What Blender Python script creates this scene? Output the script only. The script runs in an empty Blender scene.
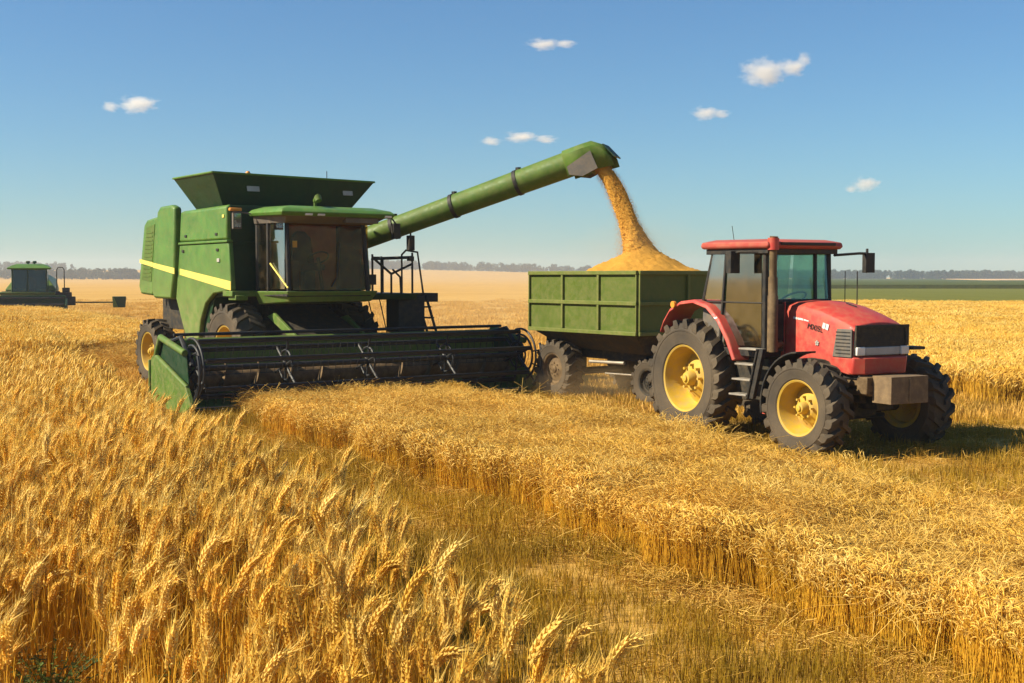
import bpy, math, random
import numpy as np
from mathutils import Vector, Matrix, Quaternion

random.seed(7)
RNG = np.random.default_rng(11)
S = bpy.context.scene
COL = S.collection
R = math.radians

# ---------------------------------------------------------------- camera, sky, sun, exposure
F = 1250.0
cam_d = bpy.data.cameras.new('camera')
cam = bpy.data.objects.new('camera', cam_d)
COL.objects.link(cam)
cam.location = (0, 0, 2.3)
cam.rotation_euler = (math.pi / 2 - math.atan(64.5 / F), 0, 0)
cam_d.sensor_width = 36
cam_d.lens = F / 1024 * 36
cam_d.clip_start = 0.1
cam_d.clip_end = 20000
S.camera = cam

SUN_EL = R(38)
SUN_AZ = Vector((-0.95, -0.20)).normalized()
sun_dir = Vector((SUN_AZ.x * math.cos(SUN_EL), SUN_AZ.y * math.cos(SUN_EL), math.sin(SUN_EL)))
W = bpy.data.worlds.new('World')
S.world = W
W.use_nodes = True
wn = W.node_tree.nodes
wl = W.node_tree.links
sky = wn.new('ShaderNodeTexSky')
sky.sky_type = 'NISHITA'
sky.sun_disc = False
sky.sun_elevation = SUN_EL
sky.sun_rotation = math.atan2(SUN_AZ.x, SUN_AZ.y)
sky.altitude = 100
sky.air_density = 1.15
sky.dust_density = 0.15
sky.ozone_density = 2.0
bg = wn['Background']
bg.inputs['Strength'].default_value = 0.060
hs = wn.new('ShaderNodeHueSaturation')
hs.inputs['Saturation'].default_value = 1.02
wl.new(sky.outputs[0], hs.inputs['Color'])
tint = wn.new('ShaderNodeMix'); tint.data_type = 'RGBA'; tint.blend_type = 'MULTIPLY'
tint.inputs[0].default_value = 1.0; tint.inputs[7].default_value = (0.49, 0.77, 1.02, 1)   # cool white balance
wl.new(hs.outputs[0], tint.inputs[6])
wl.new(tint.outputs[2], bg.inputs['Color'])

sun_l = bpy.data.lights.new('sun', 'SUN')
sun_l.energy = 5.0
sun_l.angle = R(0.53)
sun_l.color = (1.0, 0.89, 0.67)
sun = bpy.data.objects.new('sun', sun_l)
COL.objects.link(sun)
sun.rotation_euler = sun_dir.to_track_quat('Z', 'Y').to_euler()
sun.location = sun_dir * 60

S.view_settings.view_transform = 'Standard'
S.view_settings.look = 'None'
S.view_settings.exposure = 0.93
S.view_settings.gamma = 1.0
S.view_settings.use_curve_mapping = False
S.render.engine = 'CYCLES'
S.cycles.max_bounces = 6
S.cycles.diffuse_bounces = 3
S.cycles.glossy_bounces = 3
S.cycles.transmission_bounces = 4
S.cycles.transparent_max_bounces = 12
S.cycles.volume_bounces = 2
S.cycles.caustics_reflective = False
S.cycles.caustics_refractive = False
S.cycles.use_denoising = True

# ---------------------------------------------------------------- materials
def new_mat(name):
    m = bpy.data.materials.new(name)
    m.use_nodes = True
    nt = m.node_tree
    return m, nt, nt.nodes, nt.links, nt.nodes['Principled BSDF']

def noise(nt, scale, detail=4, rough=0.55, coord='Object', vec_scale=None):
    n = nt.nodes.new('ShaderNodeTexNoise')
    n.inputs['Scale'].default_value = scale
    n.inputs['Detail'].default_value = detail
    n.inputs['Roughness'].default_value = rough
    if coord == 'World':
        src = nt.nodes.new('ShaderNodeNewGeometry').outputs['Position']
    else:
        src = nt.nodes.new('ShaderNodeTexCoord').outputs[coord]
    if vec_scale:
        mp = nt.nodes.new('ShaderNodeMapping')
        mp.inputs['Scale'].default_value = vec_scale[:3]
        if len(vec_scale) > 3:
            mp.inputs['Rotation'].default_value = (0, 0, vec_scale[3])
        nt.links.new(src, mp.inputs['Vector'])
        src = mp.outputs[0]
    nt.links.new(src, n.inputs['Vector'])
    return n

def ramp(nt, fac, stops):
    r = nt.nodes.new('ShaderNodeValToRGB')
    e = r.color_ramp.elements
    while len(e) > 1:
        e.remove(e[0])
    e[0].position, e[0].color = stops[0][0], (*stops[0][1], 1)
    for p, c in stops[1:]:
        k = e.new(p)
        k.color = (*c, 1)
    nt.links.new(fac, r.inputs['Fac'])
    return r

def mixc(nt, fac, a, b, mode='MIX'):
    m = nt.nodes.new('ShaderNodeMix')
    m.data_type = 'RGBA'
    m.blend_type = mode
    for sock, v in ((m.inputs[0], fac), (m.inputs[6], a), (m.inputs[7], b)):
        if isinstance(v, (int, float)):
            sock.default_value = v
        elif isinstance(v, tuple):
            sock.default_value = (*v, 1) if len(v) == 3 else v
        else:
            nt.links.new(v, sock)
    return m.outputs[2]

def maprange(nt, v, a, b, c=0.0, d=1.0):
    n = nt.nodes.new('ShaderNodeMapRange')
    n.inputs[1].default_value, n.inputs[2].default_value = a, b
    n.inputs[3].default_value, n.inputs[4].default_value = c, d
    nt.links.new(v, n.inputs[0])
    return n.outputs[0]

DUST = (0.36, 0.25, 0.13)

def paint(name, base, rough=0.35, dust=0.25, metal=0.0, dark=0.7, low=None, coat=0.0):
    """weathered painted or bare surface: blotchy tone, dust film, scratches; low = (z0, z1) band of extra dirt by height"""
    m, nt, N, L, p = new_mat(name)
    n1 = noise(nt, 3.0, 6)
    c = mixc(nt, maprange(nt, n1.outputs[0], 0.3, 0.7), tuple(x * dark for x in base), base)
    n2 = noise(nt, 9.0, 8, 0.7)
    f = maprange(nt, n2.outputs[0], 0.42, 0.75, 0.0, dust)
    if low:
        sx = N.new('ShaderNodeSeparateXYZ')
        tc = N.new('ShaderNodeTexCoord')
        L.new(tc.outputs['Object'], sx.inputs[0])
        lo = maprange(nt, sx.outputs[2], low[0], low[1], 1.0, 0.0)
        mul = N.new('ShaderNodeMath'); mul.operation = 'MULTIPLY'
        L.new(lo, mul.inputs[0]); L.new(maprange(nt, n2.outputs[0], 0.3, 0.7, 0.1, 0.75), mul.inputs[1])
        mx = N.new('ShaderNodeMath'); mx.operation = 'MAXIMUM'
        L.new(mul.outputs[0], mx.inputs[0]); L.new(f, mx.inputs[1])
        f = mx.outputs[0]
    c = mixc(nt, f, c, DUST)
    L.new(c, p.inputs['Base Color'])
    p.inputs['Metallic'].default_value = metal
    L.new(maprange(nt, n2.outputs[0], 0.35, 0.7, rough, min(1, rough + 0.35)), p.inputs['Roughness'])
    p.inputs['Coat Weight'].default_value = coat
    p.inputs['Specular IOR Level'].default_value = 0.32
    b = N.new('ShaderNodeBump')
    b.inputs['Strength'].default_value = 0.08
    b.inputs['Distance'].default_value = 0.02
    L.new(n1.outputs[0], b.inputs['Height'])
    L.new(b.outputs[0], p.inputs['Normal'])
    return m

def glass(name, tint, refl=0.08, tr=(1, 1, 1), fmax=0.9, wavy=0.0):
    m, nt, N, L, p = new_mat(name)
    N.remove(p)
    t = N.new('ShaderNodeBsdfTransparent'); t.inputs[0].default_value = (*tint, 1)
    g = N.new('ShaderNodeBsdfGlossy'); g.inputs['Roughness'].default_value = 0.04
    g.inputs[0].default_value = (*tr, 1)
    d = N.new('ShaderNodeBsdfDiffuse'); d.inputs[0].default_value = (*DUST, 1)
    if wavy:
        wv = noise(nt, 1.8, 2)
        bu = N.new('ShaderNodeBump'); bu.inputs['Strength'].default_value = wavy; bu.inputs['Distance'].default_value = 0.5
        L.new(wv.outputs[0], bu.inputs['Height']); L.new(bu.outputs[0], g.inputs['Normal'])
    lw = N.new('ShaderNodeLayerWeight'); lw.inputs[0].default_value = 0.35
    ms = N.new('ShaderNodeMixShader')
    L.new(maprange(nt, lw.outputs['Fresnel'], 0, 1, refl, fmax), ms.inputs[0])
    L.new(t.outputs[0], ms.inputs[1]); L.new(g.outputs[0], ms.inputs[2])
    n = noise(nt, 5, 6)
    ms2 = N.new('ShaderNodeMixShader')
    L.new(maprange(nt, n.outputs[0], 0.4, 0.8, 0.0, 0.10), ms2.inputs[0])
    L.new(ms.outputs[0], ms2.inputs[1]); L.new(d.outputs[0], ms2.inputs[2])
    L.new(ms2.outputs[0], N['Material Output'].inputs['Surface'])
    return m

def straw_mat(name, cols, trans=0.3, patch=0.35, rough=0.6):
    """dry plant tissue: tone differs per plant and per patch of the field"""
    m, nt, N, L, p = new_mat(name)
    oi = N.new('ShaderNodeObjectInfo')
    rc = ramp(nt, oi.outputs['Random'], [(i / max(1, len(cols) - 1), c) for i, c in enumerate(cols)])
    n = noise(nt, 0.55, 4, 0.6, 'World')
    n3 = noise(nt, 22.0, 3, 0.6, 'World')
    v = maprange(nt, n.outputs[0], 0.3, 0.7, 1 - patch, 1 + patch * 0.5)
    v2 = maprange(nt, n3.outputs[0], 0.3, 0.7, 0.75, 1.15)
    mu = N.new('ShaderNodeMath'); mu.operation = 'MULTIPLY'
    L.new(v, mu.inputs[0]); L.new(v2, mu.inputs[1])
    vm = N.new('ShaderNodeVectorMath'); vm.operation = 'SCALE'
    L.new(rc.outputs[0], vm.inputs[0]); L.new(mu.outputs[0], vm.inputs['Scale'])
    L.new(vm.outputs[0], p.inputs['Base Color'])
    p.inputs['Roughness'].default_value = rough
    p.inputs['Specular IOR Level'].default_value = 0.3
    t = N.new('ShaderNodeBsdfTranslucent')
    L.new(vm.outputs[0], t.inputs[0])
    ms = N.new('ShaderNodeMixShader'); ms.inputs[0].default_value = trans
    L.new(p.outputs[0], ms.inputs[1]); L.new(t.outputs[0], ms.inputs[2])
    L.new(ms.outputs[0], N['Material Output'].inputs['Surface'])
    return m

M = {}
M['green'] = paint('green_paint', (0.075, 0.190, 0.022), 0.38, 0.2, low=(0.4, 2.9), coat=0.1)
M['green_dk_shade'] = paint('dark_shaded_green_paint', (0.004, 0.036, 0.009), 0.42, 0.06)  # same green as the side panels, front-face shade put into the colour
M['green_mid'] = paint('auger_green_paint', (0.075, 0.145, 0.014), 0.45, 0.2)
M['green_lt'] = paint('divider_green_paint', (0.085, 0.165, 0.02), 0.5, 0.35)
M['tr_green'] = paint('trailer_green_paint', (0.080, 0.115, 0.012), 0.5, 0.18, dark=0.85)
M['tr_frame'] = paint('trailer_frame_paint', (0.115, 0.145, 0.022), 0.5, 0.28, dark=0.85)
M['yellow'] = paint('yellow_paint', (0.58, 0.37, 0.035), 0.55, 0.75, dark=0.75)
M['stripe'] = paint('stripe_yellow', (0.72, 0.58, 0.12), 0.45, 0.15, dark=0.92)
M['red_dusty'] = paint('faded_roof_red', (0.38, 0.062, 0.046), 0.5, 0.34, dark=0.9)
M['red'] = paint('red_paint', (0.46, 0.048, 0.036), 0.42, 0.36, dark=0.85, coat=0.05)
M['tyre'] = paint('tyre_rubber', (0.034, 0.030, 0.026), 0.75, 0.85)
def tyre_mat():
    m, nt, N, L, p = new_mat('tyre_rubber')
    n1 = noise(nt, 1.6, 3, 0.5); n2 = noise(nt, 40, 5, 0.7)
    c = mixc(nt, maprange(nt, n1.outputs[0], 0.3, 0.75, 0.12, 0.6), (0.030, 0.026, 0.022), (0.20, 0.145, 0.085))
    c = mixc(nt, maprange(nt, n2.outputs[0], 0.35, 0.7, 0.0, 0.3), c, (0.030, 0.027, 0.024))
    L.new(c, p.inputs['Base Color']); p.inputs['Roughness'].default_value = 0.85; p.inputs['Specular IOR Level'].default_value = 0.25
    b = N.new('ShaderNodeBump'); b.inputs['Strength'].default_value = 0.25; b.inputs['Distance'].default_value = 0.01
    L.new(n2.outputs[0], b.inputs['Height']); L.new(b.outputs[0], p.inputs['Normal'])
    return m
M['tyre'] = tyre_mat()
M['black'] = paint('black_metal', (0.018, 0.018, 0.018), 0.5, 0.14)
M['reel'] = paint('reel_metal', (0.014, 0.017, 0.022), 0.38, 0.08)
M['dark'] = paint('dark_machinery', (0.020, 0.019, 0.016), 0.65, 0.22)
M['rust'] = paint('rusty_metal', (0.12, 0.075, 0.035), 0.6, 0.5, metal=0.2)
M['weight'] = paint('weight_block_metal', (0.15, 0.10, 0.055), 0.7, 0.5)
M['steel'] = paint('worn_steel', (0.42, 0.38, 0.32), 0.4, 0.3, metal=0.6)
M['liner'] = paint('grey_spout_liner', (0.12, 0.11, 0.10), 0.6, 0.3)
M['plate'] = paint('grey_plate', (0.42, 0.40, 0.36), 0.5, 0.2)
M['seat'] = paint('seat_vinyl', (0.05, 0.045, 0.04), 0.7, 0.15)
M['shade'] = paint('cab_lining', (0.34, 0.21, 0.07), 0.8, 0.2)
M['white'] = paint('white_decal', (0.75, 0.73, 0.70), 0.5, 0.15)
M['lamp'] = paint('lamp_lens', (0.75, 0.72, 0.66), 0.15, 0.1)
M['amber'] = paint('amber_lens', (0.80, 0.30, 0.03), 0.25, 0.1)
M['mirror'] = paint('mirror_face', (0.5, 0.52, 0.55), 0.1, 0.1, metal=0.9)
M['glass'] = glass('cab_glass', (0.66, 0.78, 0.66), 0.03, fmax=0.22)
M['glass_brown'] = glass('brown_cab_glass', (0.90, 0.68, 0.30), 0.03, (1.0, 0.72, 0.36), fmax=0.22, wavy=0.12)
M['glass_blue'] = glass('side_cab_glass', (0.55, 0.62, 0.62), 0.30, (0.85, 0.95, 1.0))
M['glass_grey'] = glass('dusty_side_glass', (0.10, 0.115, 0.105), 0.24, (0.75, 0.80, 0.76))

# ---------------------------------------------------------------- mesh helpers
class MB:
    def __init__(s):
        s.v, s.f, s.mi = [], [], []
    def add(s, vs, fs, mi=0):
        o = len(s.v)
        s.v += [tuple(v) for v in vs]
        s.f += [tuple(i + o for i in f) for f in fs]
        s.mi += [mi] * len(fs)
        return s
    def box(s, c, d, rot=None, mi=0):
        x, y, z = (k / 2 for k in d)
        vs = [Vector((sx * x, sy * y, sz * z)) for sx in (-1, 1) for sy in (-1, 1) for sz in (-1, 1)]
        if rot is not None:
            if not isinstance(rot, Matrix):
                rot = Matrix.Rotation(rot[2], 3, 'Z') @ Matrix.Rotation(rot[1], 3, 'Y') @ Matrix.Rotation(rot[0], 3, 'X')
            vs = [rot @ v for v in vs]
        vs = [v + Vector(c) for v in vs]
        return s.add(vs, [(0, 1, 3, 2), (4, 6, 7, 5), (0, 4, 5, 1), (2, 3, 7, 6), (0, 2, 6, 4), (1, 5, 7, 3)], mi)
    def bx(s, x0, x1, y0, y1, z0, z1, mi=0):
        return s.box(((x0 + x1) / 2, (y0 + y1) / 2, (z0 + z1) / 2), (x1 - x0, y1 - y0, z1 - z0), None, mi)
    def prism(s, prof, y0, y1, mi=0, axis='y', y1prof=None):
        """profile of (x, z) carried along y from y0 to y1"""
        n = len(prof)
        q = y1prof or prof
        if axis == 'y':
            vs = [(a, y0, b) for a, b in prof] + [(a, y1, b) for a, b in q]
        elif axis == 'x':
            vs = [(y0, a, b) for a, b in prof] + [(y1, a, b) for a, b in q]
        else:
            vs = [(a, b, y0) for a, b in prof] + [(a, b, y1) for a, b in q]
        area = sum(prof[i][0] * prof[(i + 1) % n][1] - prof[(i + 1) % n][0] * prof[i][1] for i in range(n))
        fs = [tuple(range(n)), tuple(range(2 * n - 1, n - 1, -1))] + [(i, i + n, (i + 1) % n + n, (i + 1) % n) for i in range(n)]
        flip = (area > 0) != (axis == 'y')
        if (y1 < y0):
            flip = not flip
        if flip:
            fs = [f[::-1] for f in fs]
        return s.add(vs, fs, mi)
    def tube(s, pts, r, n=8, mi=0, cap=True):
        pts = [Vector(p) for p in pts]
        rs = r if isinstance(r, (list, tuple)) else [r] * len(pts)
        vs, fs = [], []
        t0 = (pts[1] - pts[0]).normalized()
        ref = Vector((0, 0, 1)) if abs(t0.z) < 0.9 else Vector((1, 0, 0))
        u = t0.cross(ref).normalized()
        for i, p in enumerate(pts):
            if i == 0: t = pts[1] - pts[0]
            elif i == len(pts) - 1: t = pts[-1] - pts[-2]
            else: t = (pts[i + 1] - p).normalized() + (p - pts[i - 1]).normalized()
            t.normalize()
            u = (u - t * u.dot(t)).normalized()
            w = t.cross(u)
            for k in range(n):
                a = 2 * math.pi * k / n
                vs.append(p + (u * math.cos(a) + w * math.sin(a)) * rs[i])
        for i in range(len(pts) - 1):
            for k in range(n):
                k2 = (k + 1) % n
                fs.append((i * n + k, i * n + k2, (i + 1) * n + k2, (i + 1) * n + k))
        if cap:
            fs.append(tuple(range(n))[::-1])
            fs.append(tuple((len(pts) - 1) * n + k for k in range(n)))
        return s.add(vs, fs, mi)
    def lathe(s, prof, n=48, mi=0, c=(0, 0, 0), closed=False):
        """(r, y) turned round the y axis"""
        vs, fs = [], []
        for r, y in prof:
            for k in range(n):
                a = 2 * math.pi * k / n
                vs.append((c[0] + r * math.cos(a), c[1] + y, c[2] + r * math.sin(a)))
        m = len(prof)
        for i in range(m if closed else m - 1):
            j = (i + 1) % m
            for k in range(n):
                k2 = (k + 1) % n
                fs.append((i * n + k, j * n + k, j * n + k2, i * n + k2))
        return s.add(vs, fs, mi)
    def loft(s, secs, mi=0, cap=True):
        n = len(secs[0])
        vs = [p for q in secs for p in q]
        fs = []
        for i in range(len(secs) - 1):
            for k in range(n):
                k2 = (k + 1) % n
                fs.append((i * n + k, i * n + k2, (i + 1) * n + k2, (i + 1) * n + k))
        if cap:
            fs.append(tuple(range(n))[::-1])
            fs.append(tuple((len(secs) - 1) * n + k for k in range(n)))
        return s.add(vs, fs, mi)
    def build(s, name, mat, parent=None, bevel=0.0, smooth=35, loc=None, rotz=None):
        me = bpy.data.meshes.new(name)
        me.from_pydata(s.v, [], s.f)
        import bmesh
        bm = bmesh.new(); bm.from_mesh(me)
        bmesh.ops.recalc_face_normals(bm, faces=bm.faces)
        bm.to_mesh(me); bm.free()
        for m in (mat if isinstance(mat, (list, tuple)) else [mat]):
            me.materials.append(m)
        if any(s.mi):
            me.polygons.foreach_set('material_index', s.mi)
        if smooth:
            me.polygons.foreach_set('use_smooth', [True] * len(me.polygons))
            me.set_sharp_from_angle(angle=R(smooth))
        me.update()
        o = bpy.data.objects.new(name, me)
        COL.objects.link(o)
        if parent is not None:
            o.parent = parent
        if loc is not None: o.location = loc
        if rotz is not None: o.rotation_euler = (0, 0, rotz)
        if bevel:
            b = o.modifiers.new('edge', 'BEVEL')
            b.width = bevel; b.segments = 2; b.limit_method = 'ANGLE'; b.angle_limit = R(40)
            b.harden_normals = False
        return o

def tag(o, label, cat=None, group=None, kind=None):
    o['label'] = label
    if cat: o['category'] = cat
    if group: o['group'] = group
    if kind: o['kind'] = kind
    return o

def empty(name, loc, rz=0.0, parent=None):
    o = bpy.data.objects.new(name, None)
    COL.objects.link(o)
    o.location = loc
    o.rotation_euler = (0, 0, rz)
    o.empty_display_size = 0.3
    if parent is not None: o.parent = parent
    return o

def head(a):  # heading used for the vehicles: local +x points at (sin a, -cos a)
    return R(a - 90)

# ---------------------------------------------------------------- terrain
YA = [(-2.0, 2.4), (2.0, 1.2), (4.5, 0.27), (5.76, -0.17), (8.3, -1.14), (12.2, -3.05), (16.2, -4.95), (42.7, -17.5), (72, -31.6), (140, -64)]
def xa(y): return np.interp(y, [p[0] for p in YA], [p[1] for p in YA])      # edge of the tall standing wheat
YB = [(2, 5.3), (7.0, 2.72), (9.1, 1.62), (12.1, 0.2), (18, -3.3), (20, -4.1), (24, -5.8)]
def xb(y): return np.interp(y, [p[0] for p in YB], [p[1] for p in YB])      # near edge of the short crop strip
YC = [(2, 8.0), (6, 5.5), (9.5, 4.05), (13.4, 2.75), (16.2, 1.75), (19.6, 0.3), (24, -1.6)]
def xc(y): return np.interp(y, [p[0] for p in YC], [p[1] for p in YC])      # far edge of the strip

def grid_mesh(name, xs, ys, zf, mat, label, kind='structure', cat='ground'):
    X, Y = np.meshgrid(xs, ys)
    Z = zf(X, Y)
    v = np.stack([X, Y, Z], -1).reshape(-1, 3)
    nx, ny = len(xs), len(ys)
    i = np.arange(ny - 1)[:, None] * nx + np.arange(nx - 1)[None]
    f = np.stack([i, i + 1, i + nx + 1, i + nx], -1).reshape(-1, 4)
    me = bpy.data.meshes.new(name)
    me.from_pydata(v.tolist(), [], f.tolist())
    me.polygons.foreach_set('use_smooth', [True] * len(f))
    me.materials.append(mat)
    o = bpy.data.objects.new(name, me)
    COL.objects.link(o)
    tag(o, label, cat, kind=kind)
    return o

ROWROT = R(-28)   # rows run along (0.47, -0.88)
def ground_mat():
    m, nt, N, L, p = new_mat('stubble_ground')
    n1 = noise(nt, 1.0, 8, 0.7, 'World', (5.0, 0.45, 1.0, R(28)))
    n2 = noise(nt, 0.05, 5, 0.6, 'World')
    n3 = noise(nt, 14.0, 6, 0.7, 'World')
    n4 = noise(nt, 1.0, 5, 0.6, 'World', (0.30, 0.012, 1.0, R(28)))
    c1 = ramp(nt, n1.outputs[0], [(0.25, (0.34, 0.18, 0.025)), (0.5, (0.52, 0.29, 0.055)), (0.75, (0.66, 0.41, 0.11))])
    c = mixc(nt, maprange(nt, n3.outputs[0], 0.3, 0.75, 0.0, 0.6), c1.outputs[0], (0.30, 0.17, 0.04))
    c = mixc(nt, maprange(nt, n2.outputs[0], 0.35, 0.65, 0.0, 0.45), c, (0.60, 0.38, 0.12))
    c = mixc(nt, maprange(nt, n4.outputs[0], 0.45, 0.6, 0.0, 0.35), c, (0.42, 0.24, 0.06))
    L.new(c, p.inputs['Base Color'])
    p.inputs['Roughness'].default_value = 0.95
    p.inputs['Specular IOR Level'].default_value = 0.1
    b = N.new('ShaderNodeBump')
    b.inputs['Strength'].default_value = 0.7
    b.inputs['Distance'].default_value = 0.06
    L.new(n1.outputs[0], b.inputs['Height'])
    L.new(b.outputs[0], p.inputs['Normal'])
    return m
M['ground'] = ground_mat()

def geo(a, b, n): return np.geomspace(a, b, n)
gx = np.concatenate([-geo(60, 4200, 26)[::-1], np.linspace(-55, 55, 56), geo(60, 4200, 26)])
gy = np.concatenate([np.linspace(-30, 60, 46), geo(64, 5200, 50)])
def hill(X, Y):
    d = np.exp(-((X + 130) / 260.0) ** 2 - ((Y - 1150) / 260.0) ** 2)
    e = np.exp(-((X + 520) / 260.0) ** 2 - ((Y - 1000) / 240.0) ** 2)
    return 9.0 * d + 7.0 * e + 0.0 * X
ground = grid_mesh('ground', gx, gy, hill, M['ground'], 'golden harvested field reaching to the horizon')

# soil under the standing wheat / opened lane is the same sheet; the green crop far right stands as its own block of low crop
def crop_mat(name, a, b, sc):
    m, nt, N, L, p = new_mat(name)
    n1 = noise(nt, 1.0, 6, 0.7, 'World', (sc, sc * 0.06, 1, R(62)))
    n2 = noise(nt, 1.2, 6, 0.7, 'World')
    c = ramp(nt, n1.outputs[0], [(0.3, a), (0.7, b)])
    c = mixc(nt, maprange(nt, n2.outputs[0], 0.3, 0.75, 0, 0.5), c.outputs[0], tuple(x * 0.6 for x in a))
    L.new(c, p.inputs['Base Color'])
    p.inputs['Roughness'].default_value = 0.9
    p.inputs['Specular IOR Level'].default_value = 0.1
    bu = N.new('ShaderNodeBump'); bu.inputs['Strength'].default_value = 1.0; bu.inputs['Distance'].default_value = 0.3
    L.new(n2.outputs[0], bu.inputs['Height']); L.new(bu.outputs[0], p.inputs['Normal'])
    return m
def crop_block(name, poly, h, mat, label):
    mb = MB()
    mb.prism(poly, -0.05, h, axis='z')
    o = mb.build(name, mat, smooth=0)
    return tag(o, label, 'crop field', kind='structure')
crop_block('green_field', [(12, 99), (60, 81), (330, 81), (330, 215), (18, 215)], 0.30, crop_mat('low_green_crop', (0.115, 0.130, 0.015), (0.175, 0.172, 0.025), 0.5),
           'low olive green crop beyond the golden field on the right')
crop_block('tall_green_field', [(18, 217), (700, 217), (700, 520), (198, 522), (300, 895), (60, 895)], 0.95, crop_mat('tall_green_crop', (0.050, 0.070, 0.011), (0.090, 0.105, 0.018), 0.3),
           'darker green crop in front of the distant right treeline')
crop_block('pale_field', [(205, 526), (1200, 526), (1200, 900), (312, 900)], 0.98, crop_mat('pale_stubble', (0.55, 0.36, 0.19), (0.70, 0.48, 0.26), 0.2),
           'pale pinkish stubble strip below the right treeline')

# ---------------------------------------------------------------- wheat and straw
M['ear'] = straw_mat('wheat_ear', [(0.84, 0.51, 0.065), (0.89, 0.59, 0.11), (0.92, 0.67, 0.19), (0.80, 0.46, 0.05)], 0.28, 0.15)
M['stem'] = straw_mat('wheat_stem', [(0.66, 0.34, 0.022), (0.76, 0.43, 0.035), (0.62, 0.35, 0.025)], 0.18, 0.25)
M['leaf'] = straw_mat('dry_wheat_leaf', [(0.58, 0.33, 0.04), (0.50, 0.31, 0.035), (0.70, 0.43, 0.08)], 0.4, 0.25)
M['stub'] = straw_mat('cut_stubble', [(0.40, 0.215, 0.014), (0.36, 0.22, 0.014), (0.37, 0.235, 0.016), (0.48, 0.27, 0.025)], 0.25, 0.35)
M['straw'] = straw_mat('loose_straw', [(0.74, 0.45, 0.085), (0.82, 0.54, 0.13), (0.64, 0.37, 0.055)], 0.2, 0.2)
M['weed'] = straw_mat('weed_leaf', [(0.085, 0.135, 0.018), (0.13, 0.17, 0.03)], 0.3, 0.3)

def frame_curve(h, lean, bend, ear_len, nst, ner, r):
    """points and tangents of stem then ear, bending towards +x"""
    P, T = [], []
    x = z = 0.0
    yj = r.uniform(-1, 1) * 0.05
    for i in range(nst + 1):
        s = i / nst
        a = lean * s * s
        P.append((x, yj * s * s * h, z)); T.append(a)
        x += math.sin(a) * h / nst; z += math.cos(a) * h / nst
    E, TE = [], []
    x, z = P[-1][0], P[-1][2]
    for i in range(ner + 1):
        s = i / ner
        a = lean + bend * (s ** 0.8)
        E.append((x, P[-1][1], z)); TE.append(a)
        x += math.sin(a) * ear_len / ner; z += math.cos(a) * ear_len / ner
    return P, T, E, TE

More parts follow.
